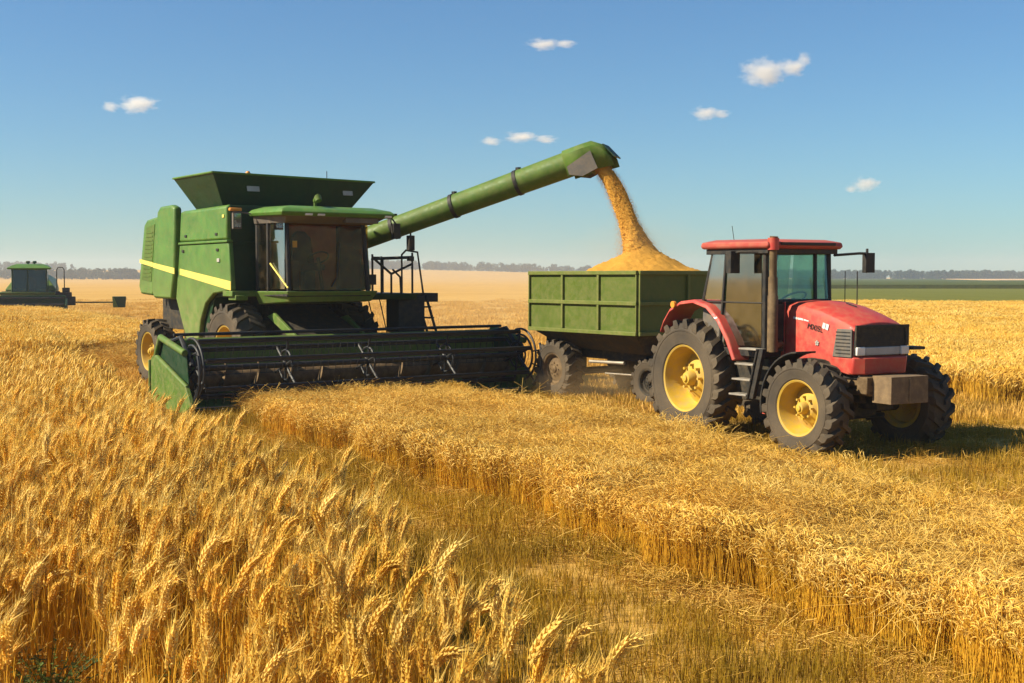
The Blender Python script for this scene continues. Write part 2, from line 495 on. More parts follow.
def plant(mb, r, h, lean, bend, ear_len, detail, off=(0, 0), az=0.0, rs=0.0019, fat=1.0):
    nst = 6 if detail else 3
    ner = 10 if detail else 4
    P, T, E, TE = frame_curve(h, lean, bend, ear_len, nst, ner, r)
    ca, sa = math.cos(az), math.sin(az)
    def tf(p): return (off[0] + p[0] * ca - p[1] * sa, off[1] + p[0] * sa + p[1] * ca, p[2])
    # stem: three-sided when near, flat ribbon cross when far
    vs, fs = [], []
    k = 3
    for i, p in enumerate(P):
        rr = rs * (1.15 - 0.4 * i / nst)
        for j in range(k):
            a = 2.094 * j
            vs.append(tf((p[0] + rr * math.cos(a), p[1] + rr * math.sin(a), p[2])))
    for i in range(nst):
        for j in range(k):
            j2 = (j + 1) % k
            fs.append((i * k + j, i * k + j2, (i + 1) * k + j2, (i + 1) * k + j))
    mb.add(vs, fs, 0)
    if detail:
        nsp = 34
        for q in range(nsp):
            s = q / (nsp - 1)
            fi = s * ner; i0 = min(ner - 1, int(fi)); fr = fi - i0
            p = [E[i0][c] * (1 - fr) + E[i0 + 1][c] * fr for c in range(3)]
            a = TE[i0] * (1 - fr) + TE[i0 + 1] * fr
            t = Vector((math.sin(a), 0, math.cos(a)))
            nn = Vector((math.cos(a), 0, -math.sin(a)))
            ph = (q % 4) * math.pi / 2 + r.uniform(-0.3, 0.3)
            o = (Vector((0, 1, 0)) * math.cos(ph) + nn * math.sin(ph))
            size = (0.75 + 0.5 * math.sin(math.pi * min(1, s * 0.85 + 0.12))) * fat
            d = (t + o * 0.42).normalized()
            side = d.cross(t.cross(o)).normalized()
            bi = d.cross(side)
            Ls, ws = 0.0165 * size, 0.0042 * size
            b = Vector(p) + o * 0.0028 * size
            pts = [b, b + d * Ls * 0.42 + side * ws, b + d * Ls * 0.42 + bi * ws, b + d * Ls * 0.42 - side * ws, b + d * Ls * 0.42 - bi * ws, b + d * Ls]
            mb.add([tf(v) for v in pts], [(0, 1, 2), (0, 2, 3), (0, 3, 4), (0, 4, 1), (5, 2, 1), (5, 3, 2), (5, 4, 3), (5, 1, 4)], 1)
            La = r.uniform(0.025, 0.050) * fat
            da = (t + o * r.uniform(0.25, 0.5) + Vector((r.uniform(-.12, .12), r.uniform(-.12, .12), r.uniform(-.12, .12)))).normalized()
            wv = da.cross(Vector((r.uniform(-1, 1), r.uniform(-1, 1), r.uniform(-1, 1)))).normalized() * 0.0008 * fat
            tip = pts[5]
            mb.add([tf(tip - wv), tf(tip + wv), tf(tip + da * La)], [(0, 1, 2)], 1)
        for lf in range(r.choice((0, 1, 1))):
            i0 = r.choice((2, 3, 3, 4))
            p = P[i0]
            az2 = r.uniform(0, 6.28)
            Ll = r.uniform(0.10, 0.20)
            w = r.uniform(0.003, 0.006)
            vs, fs = [], []
            x = 0; z = p[2]; a = r.uniform(0.3, 0.7)
            for j in range(6):
                ww = w * (1 - (j / 5) ** 2) + 0.0004
                cx, cy = p[0] + x * math.cos(az2), p[1] + x * math.sin(az2)
                vs += [tf((cx - ww * math.sin(az2), cy + ww * math.cos(az2), z)), tf((cx + ww * math.sin(az2), cy - ww * math.cos(az2), z))]
                x += math.sin(a) * Ll / 5; z += math.cos(a) * Ll / 5; a += r.uniform(0.25, 0.65)
            fs = [(2 * j, 2 * j + 1, 2 * j + 3, 2 * j + 2) for j in range(5)]
            mb.add(vs, fs, 2)
    else:
        # ear: jagged four-sided body with flaring awn blades
        vs = []
        wd = [0.003, 0.0085, 0.009, 0.0075, 0.002]
        for i, p in enumerate(E):
            a = TE[i]
            w = wd[i] * fat * r.uniform(0.85, 1.15)
            nx, nz = math.cos(a), -math.sin(a)
            vs += [tf((p[0] + nx * w, p[1], p[2] + nz * w)), tf((p[0], p[1] + w, p[2])), tf((p[0] - nx * w, p[1], p[2] - nz * w)), tf((p[0], p[1] - w, p[2]))]
        fs = [(4 * i + j, 4 * i + (j + 1) % 4, 4 * i + 4 + (j + 1) % 4, 4 * i + 4 + j) for i in range(4) for j in range(4)]
        mb.add(vs, fs, 1)
        for q in range(7):
            i = r.choice((1, 2, 2, 3, 3, 4))
            a = TE[i]
            t = Vector((math.sin(a), 0, math.cos(a)))
            d = (t + Vector((r.uniform(-.5, .5), r.uniform(-.5, .5), r.uniform(-.4, .4)))).normalized()
            wv = d.cross(Vector((r.uniform(-1, 1), r.uniform(-1, 1), 1))).normalized() * 0.0014 * fat
            b = Vector(E[i])
            mb.add([tf(b - wv), tf(b + wv), tf(b + d * r.uniform(0.05, 0.08) * fat)], [(0, 1, 2)], 1)

def src_obj(coll, name, mb, mats):
    me = bpy.data.meshes.new(name)
    me.from_pydata(mb.v, [], mb.f)
    for m in mats: me.materials.append(m)
    me.polygons.foreach_set('material_index', mb.mi)
    me.update()
    o = bpy.data.objects.new(name, me)
    coll.objects.link(o)
    return o

def scatter(name, pts, rot, scl, vi, coll, label, cat, kind='stuff'):
    n = len(pts)
    me = bpy.data.meshes.new(name)
    me.vertices.add(n)
    me.vertices.foreach_set('co', np.asarray(pts, np.float32).ravel())
    for nm, ty, arr, key in (('rot', 'FLOAT_VECTOR', rot, 'vector'), ('scl', 'FLOAT_VECTOR', scl, 'vector')):
        at = me.attributes.new(nm, ty, 'POINT')
        at.data.foreach_set(key, np.asarray(arr, np.float32).ravel())
    at = me.attributes.new('vi', 'INT', 'POINT')
    at.data.foreach_set('value', np.asarray(vi, np.int32))
    o = bpy.data.objects.new(name, me)
    COL.objects.link(o)
    ng = bpy.data.node_groups.new(name + '_scatter', 'GeometryNodeTree')
    ng.interface.new_socket('Geometry', in_out='INPUT', socket_type='NodeSocketGeometry')
    ng.interface.new_socket('Geometry', in_out='OUTPUT', socket_type='NodeSocketGeometry')
    N, L = ng.nodes, ng.links
    gi, go = N.new('NodeGroupInput'), N.new('NodeGroupOutput')
    ip = N.new('GeometryNodeInstanceOnPoints')
    ci = N.new('GeometryNodeCollectionInfo')
    ci.inputs['Collection'].default_value = coll
    ci.inputs['Separate Children'].default_value = True
    ci.inputs['Reset Children'].default_value = True
    def na(nm, ty):
        a = N.new('GeometryNodeInputNamedAttribute'); a.data_type = ty; a.inputs['Name'].default_value = nm
        return a.outputs[0]
    L.new(gi.outputs[0], ip.inputs['Points'])
    L.new(ci.outputs[0], ip.inputs['Instance'])
    ip.inputs['Pick Instance'].default_value = True
    L.new(na('vi', 'INT'), ip.inputs['Instance Index'])
    e2r = N.new('FunctionNodeEulerToRotation')
    L.new(na('rot', 'FLOAT_VECTOR'), e2r.inputs[0])
    L.new(e2r.outputs[0], ip.inputs['Rotation'])
    L.new(na('scl', 'FLOAT_VECTOR'), ip.inputs['Scale'])
    L.new(ip.outputs[0], go.inputs[0])
    mod = o.modifiers.new('scatter', 'NODES')
    mod.node_group = ng
    tag(o, label, cat, kind=kind)
    return o

def coll(name): return bpy.data.collections.new(name)
WM = [M['stem'], M['ear'], M['leaf']]
r = random.Random(3)
c_near = coll('wheat_plants')
for i in range(14):
    mb = MB()
    bend = (0.05, 0.12, 0.2, 0.25, 0.3, 0.35, 0.4, 0.45, 0.55, 0.65, 0.5, 0.7, 1.0, 1.6)[i]
    plant(mb, r, r.uniform(0.66, 0.84), r.uniform(0.0, 0.16), bend, r.uniform(0.14, 0.19), True, fat=1.85, rs=0.0025)
    src_obj(c_near, 'wheat_plant_%02d' % i, mb, WM)
c_mid = coll('wheat_mid')
for i in range(8):
    mb = MB()
    for q in range(3):
        plant(mb, r, r.uniform(0.70, 0.86), r.uniform(0.05, 0.35), r.uniform(0.1, 1.0), r.uniform(0.10, 0.14), False,
              (r.uniform(-.05, .05), r.uniform(-.05, .05)), r.gauss(0, 0.6), 0.0026, 1.15)
    src_obj(c_mid, 'wheat_mid_%02d' % i, mb, WM)
def clump(coll_, nm, n, rad, h0, h1, lean, bend, fat, rs, spread=math.pi, ear=(0.08, 0.12)):
    mb = MB()
    for q in range(n):
        a, d = r.uniform(0, 6.283), rad * math.sqrt(r.random())
        plant(mb, r, r.uniform(h0, h1), r.uniform(*lean), r.uniform(*bend), r.uniform(*ear), False,
              (d * math.cos(a), d * math.sin(a)), r.gauss(0, spread), rs, fat)
    src_obj(coll_, nm, mb, WM)
c_far = coll('wheat_far')
for i in range(5):
    clump(c_far, 'wheat_far_%02d' % i, 130, 0.5, 0.40, 0.56, (0.1, 0.5), (0.4, 1.6), 1.35, 0.004, 1.2)
c_strip = coll('wheat_strip')
for i in range(8):
    clump(c_strip, 'wheat_strip_%02d' % i, 60, 0.15, 0.26, 0.46, (0.05, 0.9), (0.4, 1.7), 0.32, 0.0016, 1.6, (0.05, 0.085))

def straws(coll_, nm, n, rad, lift, w=0.0024):
    mb = MB()
    for q in range(n):
        a, d = r.uniform(0, 6.283), rad * math.sqrt(r.random())
        p = Vector((d * math.cos(a), d * math.sin(a), r.uniform(0.005, lift)))
        b = r.uniform(0, 6.283); L_ = r.uniform(0.06, 0.26); t = r.gauss(0, 0.22)
        dv = Vector((math.cos(b) * math.cos(t), math.sin(b) * math.cos(t), math.sin(t)))
        sd = dv.cross(Vector((r.uniform(-.4, .4), r.uniform(-.4, .4), 1))).normalized() * w
        up = dv.cross(sd).normalized() * w
        m_ = dv * L_ * 0.5 + Vector((r.uniform(-.02, .02), r.uniform(-.02, .02), r.uniform(0, .02)))
        e = dv * L_
        vs = []
        for c in (p, p + m_, p + e):
            vs += [c - sd, c + sd, c + up * 1.6]
        fs = []
        for i in range(2):
            for j in range(3):
                j2 = (j + 1) % 3
                fs.append((i * 3 + j, i * 3 + j2, i * 3 + 3 + j2, i * 3 + 3 + j))
        mb.add(vs, fs, 0)
    src_obj(coll_, nm, mb, [M['straw']])
c_straw = coll('straw')
for i in range(6):
    straws(c_straw, 'straw_%02d' % i, 45, 0.3, 0.05)
c_straw0 = coll('straw_mat')
for i in range(6):
    straws(c_straw0, 'straw_mat_%02d' % i, 120, 0.3, 0.09, 0.0014)
def tuft(coll_, nm, n, rad, h0, h1, w, tilt, mat='stub'):
    mb = MB()
    for q in range(n):
        a, d = r.uniform(0, 6.283), rad * math.sqrt(r.random())
        x, y = d * math.cos(a), d * math.sin(a)
        h = r.uniform(h0, h1); t = r.gauss(0, tilt); ta = r.uniform(0, 6.283)
        tx, ty = math.cos(ta) * math.sin(t) * h, math.sin(ta) * math.sin(t) * h
        b = r.uniform(0, 3.14)
        wx, wy = math.cos(b) * w, math.sin(b) * w
        k = r.uniform(0.2, 0.9)
        mb.add([(x - wx, y - wy, -0.01), (x + wx, y + wy, -0.01), (x + tx * .5 + wx * .8, y + ty * .5 + wy * .8, h * .55), (x + tx * .5 - wx * .8, y + ty * .5 - wy * .8, h * .55),
                (x + tx + wx * k * .5, y + ty + wy * k * .5, h), (x + tx - wx * k * .5, y + ty - wy * k * .5, h)], [(0, 1, 2, 3), (3, 2, 4, 5)], 0)
    src_obj(coll_, nm, mb, [M[mat]])
c_stub = coll('stubble')
for i in range(6):
    tuft(c_stub, 'stubble_%02d' % i, 60, 0.2, 0.05, 0.15, 0.0026, 0.25)
M['stubfar'] = straw_mat('pale_stubble_blades', [(0.66, 0.38, 0.07), (0.60, 0.35, 0.06), (0.72, 0.44, 0.11)], 0.2, 0.15)
c_stubfar = coll('stubble_far')
for i in range(4):
    tuft(c_stubfar, 'stubble_far_%02d' % i, 110, 0.6, 0.06, 0.16, 0.007, 0.3, 'stubfar')
c_wind = coll('windrow')
for i in range(4):
    straws(c_wind, 'windrow_%02d' % i, 120, 0.45, 0.24)

def wob(x, y, s=1.0, k=0.0):
    return (np.sin(x * 1.7 * s + k) * np.cos(y * 1.3 * s + 1.1 + k) + 0.5 * np.sin(x * 4.1 * s + y * 3.3 * s + k * 2) + 0.35 * np.sin(y * 7.3 * s - x * 2.0 * s))

def rand_pts(dens, x0, x1, y0, y1, keep):
    n = int(dens * (x1 - x0) * (y1 - y0))
    x = RNG.uniform(x0, x1, n); y = RNG.uniform(y0, y1, n)
    k = keep(x, y)
    return x[k], y[k]

def emit(name, x, y, coll_, ncoll, rzf, smin, smax, label, cat, zs=None, tilt=0.06, z=0.0):
    n = len(x)
    rot = np.stack([RNG.normal(0, tilt, n), RNG.normal(0, tilt, n), rzf(n)], -1)
    s = RNG.uniform(smin, smax, n)
    sz = s * (zs(x, y) if zs is not None else 1.0)
    scl = np.stack([s, s, sz], -1)
    return scatter(name, np.stack([x, y, np.zeros(n) + z], -1), rot, scl, RNG.integers(0, ncoll, n), coll_, label, cat)

uni0 = lambda n: RNG.uniform(-3.14, 3.14, n)
edge_w = lambda y: 0.12 * wob(y * 0.9, y * 0.5, 2.0)
# tall standing wheat, near
def keepA(x, y): return (x < xa(y) + edge_w(y)) & (x > -0.43 * y - 2.6)
lean_r = lambda sd: (lambda n: RNG.normal(-0.15, sd, n))
x, y = rand_pts(150, -8, 2.2, 2.6, 14.0, keepA)
thin = RNG.random(len(x)) < np.interp(y, [3, 5.0, 7.5, 14], [.36, .42, .65, 1])
x, y = x[thin], y[thin]
# gap with weeds at lower left
gap = ~((np.abs(x + 0.372 * y) < 0.20 + 0.03 * wob(x, y, 3)) & (y > 4.0) & (y < 6.5)) & ~((np.abs(x + 0.270 * y) < 0.06) & (y > 4.4) & (y < 6.2))
x, y = x[gap], y[gap]
hz = lambda x, y: (1.0 + 0.07 * wob(x, y, 0.9)) * RNG.uniform(0.82, 1.08, len(x))
emit('tall_wheat', x, y, c_near, 14, lean_r(0.95), 0.90, 1.12, 'tall ripe wheat with drooping bearded ears at the lower left', 'wheat', hz)
c_stem = coll('wheat_stems')
for i in range(8):
    mb = MB()
    for q in range(7):
        ox, oy, h_ = r.uniform(-.08, .08), r.uniform(-.08, .08), r.uniform(0.45, 0.74)
        tx, ty = r.gauss(0, .05), r.gauss(0, .05)
        mb.tube([(ox, oy, 0), (ox + tx * .4, oy + ty * .4, h_ * .5), (ox + tx, oy + ty, h_)], [.0030, .0026, .0016], 3, cap=False)
        if q % 3 == 0:
            z0 = h_ * r.uniform(.4, .9); a = r.uniform(0, 6.28); l_ = r.uniform(.10, .2); w_ = .004
            dx, dy = math.cos(a), math.sin(a)
            px_, py_ = ox + tx * z0 / h_, oy + ty * z0 / h_
            q0 = [(px_ - dy * w_, py_ + dx * w_, z0), (px_ + dy * w_, py_ - dx * w_, z0), (px_ + dx * l_ * .45 + dy * w_, py_ + dy * l_ * .45 - dx * w_, z0 + l_ * .35), (px_ + dx * l_ * .45 - dy * w_, py_ + dy * l_ * .45 + dx * w_, z0 + l_ * .35), (px_ + dx * l_, py_ + dy * l_, z0 - l_ * .1)]
            mb.add(q0, [(0, 1, 2, 3), (3, 2, 4)], 2)
    src_obj(c_stem, 'wheat_stem_%02d' % i, mb, WM)
x, y = rand_pts(34, -8, 2.2, 2.6, 9.0, keepA)
gap = ~((np.abs(x + 0.372 * y) < 0.20) & (y > 4.0) & (y < 6.3))
emit('wheat_stems', x[gap], y[gap], c_stem, 8, uni0, 0.9, 1.15, 'upright golden stems standing between the tall ears', 'wheat')
x, y = rand_pts(95, -10, 0.5, 14.0, 24, keepA)
emit('standing_wheat', x, y, c_mid, 8, lean_r(0.7), 0.92, 1.1, 'ripe wheat standing left of the mown lane behind the tall ears', 'wheat', hz)
x, y = rand_pts(5.5, -40, -6, 24, 95, lambda x, y: (x < xa(y) + edge_w(y)) & (x > -0.45 * y - 3))
emit('far_wheat', x, y, c_far, 5, lean_r(0.9), 0.95, 1.1, 'wheat standing along the far left edge of the field', 'wheat', lambda x, y: 1.7 + 0.06 * wob(x, y, .5))

x, y = rand_pts(6, -40, -9, 33, 67.5, lambda x, y: (x > xa(y) + 1.1 + edge_w(y)) & (y > 36 + 3 * wob(x, x * .7, .5)) & (x < -14.2 - 0.545 * (y - 47) + 1.5 * edge_w(y)))
emit('far_wheat_strip', x, y, c_far, 5, lean_r(0.9), 0.95, 1.1, 'strip of standing wheat in front of the distant combine', 'wheat', lambda x, y: np.interp(y, [33, 45, 60], [.7, 1.0, 1.1]) + 0.06 * wob(x, y, .5))
# short crop strip in front of the header
x, y = rand_pts(75, -5.5, 7.0, 4.2, 23.0, lambda x, y: (x > xb(y) + 0.9 * edge_w(y)) & (x < xc(y) + 0.8 * edge_w(y)) & (x < 0.46 * y + 3.5)
                & ((x + 4.3) * 0.588 - (y - 24.7) * 0.809 > 3.05))
emit('short_wheat_strip', x, y, c_strip, 8, lambda n: RNG.uniform(-3.14, 3.14, n), 0.9, 1.15, 'strip of short matted wheat with a cut face between the two mown lanes', 'wheat',
     lambda x, y: (1.0 + 0.15 * wob(x, y, 1.1) + 0.06 * wob(x, y, 3.0)) * np.interp(y, [12, 18, 21, 24], [1, .86, .70, .58]), 0.12)

x, y = rand_pts(20, -5.5, 7.0, 4.2, 22.0, lambda x, y: (x > xb(y) + 0.05) & (x < xc(y) - 0.05) & (x < 0.46 * y + 3.5) & ((x + 4.3) * 0.588 - (y - 24.7) * 0.809 > 3.1))
emit('matted_straw', x, y, c_straw0, 6, uni0, 0.8, 1.3, 'pale straw lying matted over the top of the short strip', 'straw', None, 0.22, (0.36 + 0.06 * wob(x, y, 1.1)) * np.interp(y, [12, 18, 21, 24], [1, .86, .70, .58]))
# fuller cut face along the near edge of the strip
c_face = coll('cut_face')
for i in range(5):
    clump(c_face, 'cut_face_%02d' % i, 60, 0.14, 0.26, 0.46, (0.0, 0.28), (0.8, 2.9), 0.5, 0.0017, 1.6, (0.05, 0.09))
yy = RNG.uniform(4.2, 19, 980)
xx = xb(yy) + 0.9 * edge_w(yy) + np.abs(RNG.normal(0, .10, 980))
emit('cut_wheat_face', xx, yy, c_face, 5, uni0, 0.85, 1.12, 'bright cut stalks standing along the near face of the short strip', 'wheat', lambda x, y: (1.02 + 0.11 * wob(x, y, 1.1)) * np.interp(y, [12, 18, 21], [1, .86, .70]), 0.10)

# golden field on the right behind the tractor
def keepD(x, y):
    xl = np.interp(y, [10, 21.9, 26.5, 45, 110], [15.3, 9.0, 6.6, 6.5, 14.0])
    return (x > xl + 0.3 * wob(y, y, .8)) & (x < 0.44 * y + 6) & (y < 98 - 0.375 * (x - 12))
x, y = rand_pts(7.5, 4, 27, 12, 46, keepD)
emit('golden_wheat_field', x, y, c_far, 5, lean_r(1.2), 0.9, 1.15, 'golden wheat standing behind the red tractor on the right', 'wheat', lambda x, y: 0.92 + 0.04 * wob(x, y, .4))
x, y = rand_pts(3.0, 6, 54, 46, 111, keepD)
emit('distant_wheat_field', x, y, c_far, 5, lean_r(1.2), 1.2, 1.6, 'golden wheat reaching back to the green crop on the right', 'wheat', lambda x, y: 0.62 + 0.03 * wob(x, y, .4))

# mown lanes
uni = lambda n: RNG.uniform(-3.14, 3.14, n)
x, y = rand_pts(40, -9, 6, 3, 22, lambda x, y: (x > xa(y) - 0.2) & (x < xb(y) + 0.3) & (x < 0.45 * y + 3.0))
emit('mown_lane_stubble', x, y, c_stub, 6, uni, 0.8, 1.25, 'greenish stubble of the mown lane between tall wheat and short strip', 'stubble', lambda x, y: 0.95 + 0.25 * wob(x, y, .7))
x, y = rand_pts(17, -2, 19, 5, 30, lambda x, y: (x > xc(y) - 0.2) & ~keepD(x - 0.3, y) & (x < 0.45 * y + 5.5))
emit('tractor_lane_stubble', x, y, c_stub, 6, uni, 0.9, 1.35, 'golden stubble under the tractor and the trailer', 'stubble', lambda x, y: 0.95 + 0.25 * wob(x, y, .6))
x, y = rand_pts(4.5, -50, 34, 20, 130, lambda x, y: (RNG.random(len(x)) < np.interp(y, [20, 32, 60, 130], [1, .8, .25, 0])) & (x > xa(y)) & ~keepD(x - 0.3, y) & (np.abs(x) < 0.46 * y + 1) & ((x > xc(y)) | (y > 23)))
emit('field_stubble', x, y, c_stubfar, 4, uni, 0.8, 1.3, 'pale stubble of the harvested field behind the combine', 'stubble')
# loose straw
x, y = rand_pts(15, -4, 6, 4, 20, lambda x, y: (x > xb(y) - 0.6 + 0.2 * wob(x, y, 1.5)) & (x < xb(y) + 0.1))
x2, y2 = rand_pts(1.2, -8, 6, 3, 22, lambda x, y: (x > xa(y)) & (x < xb(y)))
x3, y3 = rand_pts(2.5, -2, 14, 7, 26, lambda x, y: (x > xc(y)) & ~keepD(x, y))
emit('loose_straw', np.concatenate([x, x2, x3]), np.concatenate([y, y2, y3]), c_straw, 6, uni, 0.8, 1.3, 'loose straw lying along the foot of the cut wheat', 'straw')
# windrow behind the combine
t = RNG.uniform(0, .28, 1500)
wx = -8.3 + t * (-24.5) + RNG.normal(0, 0.55, 1500); wy = 30.5 + t * 44 + RNG.normal(0, 0.3, 1500)
emit('straw_windrow', wx, wy, c_wind, 4, uni, 0.9, 1.4, 'windrow of straw left behind the combine toward the far left', 'straw')

# green weeds at the foot of the tall wheat
def weed(loc, n, hgt, label):
    mb = MB()
    rr = random.Random(int(loc[0] * 100))
    for q in range(n):
        a = rr.uniform(0, 6.28); L_ = hgt * rr.uniform(0.5, 1.0); t = rr.uniform(0.1, 0.8)
        pts = [Vector((0, 0, 0))]
        for k in range(1, 5):
            s = k / 4
            pts.append(Vector((math.cos(a) * math.sin(t * s) * L_ * s, math.sin(a) * math.sin(t * s) * L_ * s, math.cos(t * s) * L_ * s)))
        mb.tube(pts, 0.002, 4)
        for k in range(16):
            s = rr.uniform(0.25, 1)
            i = min(3, int(s * 4)); p = pts[i].lerp(pts[i + 1], s * 4 - i)
            b = rr.uniform(0, 6.28); e = rr.uniform(-0.3, 0.8)
            d = Vector((math.cos(b) * math.cos(e), math.sin(b) * math.cos(e), math.sin(e)))
            w = d.cross(Vector((0, 0, 1))).normalized()
            ll = rr.uniform(0.02, 0.045)
            mb.add([p, p + d * ll * .5 + w * ll * .28, p + d * ll + Vector((0, 0, -.006)), p + d * ll * .5 - w * ll * .28], [(0, 1, 2, 3)])
    o = mb.build('weed_plant', M['weed'], smooth=0, loc=loc)
    tag(o, label, 'weed', 'green weeds in the wheat')
weed((-2.28, 6.05, 0), 60, 0.56, 'leafy dark green weed in the gap at the lower left corner of the wheat')
weed((-1.62, 6.0, 0), 14, 0.56, 'thin green weed shoot between wheat stems, the smaller of the two')

# ---------------------------------------------------------------- wheels
def tyre_mb(Rr, w, rim_r, nlug, lug_h):
    mb = MB()
    b = Rr - lug_h
    prof = [(rim_r - .01, -w * .36), (rim_r + .02, -w * .43), (rim_r + .035, -w * .455), (rim_r + .045, -w * .452), (rim_r + (b - rim_r) * .45, -w * .5), (rim_r + (b - rim_r) * .62, -w * .50), (rim_r + (b - rim_r) * .64, -w * .513), (rim_r + (b - rim_r) * .70, -w * .513), (rim_r + (b - rim_r) * .72, -w * .498), (b - .05, -w * .475), (b - .012, -w * .40), (b, -w * .2), (b, 0)]
    prof += [(r_, -y_) for r_, y_ in prof[-2::-1]]
    mb.lathe(prof, 64)
    step = 2 * math.pi / nlug
    for side in (-1, 1):
        for k in range(nlug):
            th0 = step * (k + (0.5 if side > 0 else 0))
            secs = []
            for j in range(7):
                s = j / 6
                if j == 0: yy, rb, rt = .49, b - .10, b - .065
                elif j == 1: yy, rb, rt = .505, b - .07, Rr - .03
                else: yy, rb, rt = .48 - .49 * ((s - .33) / .67), b - .02, Rr
                if j == 2: rb, rt = b - .06, Rr - .008
                th = th0 + 0.62 * step * (s * 1.35)
                hw = step * (0.20 if s < .5 else 0.17)
                yv = side * yy * w
                q = []
                for ang, rad in ((th - hw * 1.15, rb), (th - hw * .8, rt), (th + hw * .8, rt), (th + hw * 1.15, rb)):
                    q.append((rad * math.cos(ang), yv, rad * math.sin(ang)))
                secs.append(q)
            mb.loft(secs)
    return mb

def wheel(parent, loc, Rr, w, rim_r, nlug, side, rim_mat, dish=0.26, steer=0.0, lug_h=0.045):
    """side -1 = outer face towards local -y"""
    root = empty('wheel', loc, steer + (0 if side < 0 else math.pi), parent)
    tyre_mb(Rr, w, rim_r, nlug, lug_h).build('tyre', M['tyre'], root, smooth=40)
    mb = MB()
    o = -w * .40
    mb.lathe([(rim_r + .025, o + .03), (rim_r + .028, o), (rim_r + .012, o - .012), (rim_r - .012, o), (rim_r - .03, o + .05), (rim_r - .06, o + dish * .8), (rim_r * .80, o + dish),
              (rim_r * .60, o + dish * .86), (rim_r * .42, o + dish * .55), (rim_r * .34, o + dish * .5), (0.001, o + dish * .5)], 56)
    mb.lathe([(rim_r - .06, o + dish * .8), (rim_r - .05, w * .36), (rim_r + .02, w * .40)], 56)
    mb.build('rim', rim_mat, root, smooth=40)
    mb = MB()
    hr = rim_r * .19
    mb.lathe([(hr * 1.25, o + dish * .5), (hr * 1.2, o + dish * .25), (hr * .9, o + dish * .1), (hr * .55, o + dish * .08), (hr * .5, o + dish * .0), (0.001, o - dish * .02)], 28)
    for k in range(8):
        a = k * math.pi / 4
        c = (math.cos(a) * rim_r * .40, 0, math.sin(a) * rim_r * .40)
        mb.tube([(c[0], o + dish * .6, c[2]), (c[0], o + dish * .32, c[2])], rim_r * .045, 6)
    mb.build('hub', rim_mat, root, smooth=40)
    return root

# ---------------------------------------------------------------- combine harvester
cb = empty('combine_harvester', (-4.3, 24.7, 0), head(36))
tag(cb, 'large green combine harvester with yellow stripe, unloading grain over the trailer', 'combine harvester')

def P(*a, **k): return MB().prism(*a, **k)
# inner hull
hull = [(.18, 1.95), (.18, 3.66), (-2.1, 3.62), (-3.9, 3.45), (-4.25, 3.2), (-4.35, 1.98), (-2.5, 1.9), (-1.9, 1.2), (-1.0, 1.2), (-.6, 1.9)]
mb = MB(); mb.prism(hull, -1.40, 1.40)
mb.bx(.18, .20, -1.38, 1.38, 2.90, 2.98)
mb.build('body', M['green_dk_shade'], cb, bevel=.02)
mb = MB(); mb.bx(-3.9, .1, -.75, .75, .75, 1.95); mb.bx(-3.6, -1.2, -1.25, 1.25, 1.2, 1.9); mb.bx(-2.6, -1.4, -1.1, 1.1, .7, 1.3)
mb.tube([(-4.2, -.5, 1.9), (-4.0, -.5, 1.3), (-4.1, -.5, 1.0)], .04); mb.bx(-4.5, -3.9, -1.0, 1.0, 1.3, 1.95)
mb.build('chassis', M['dark'], cb, bevel=.02)
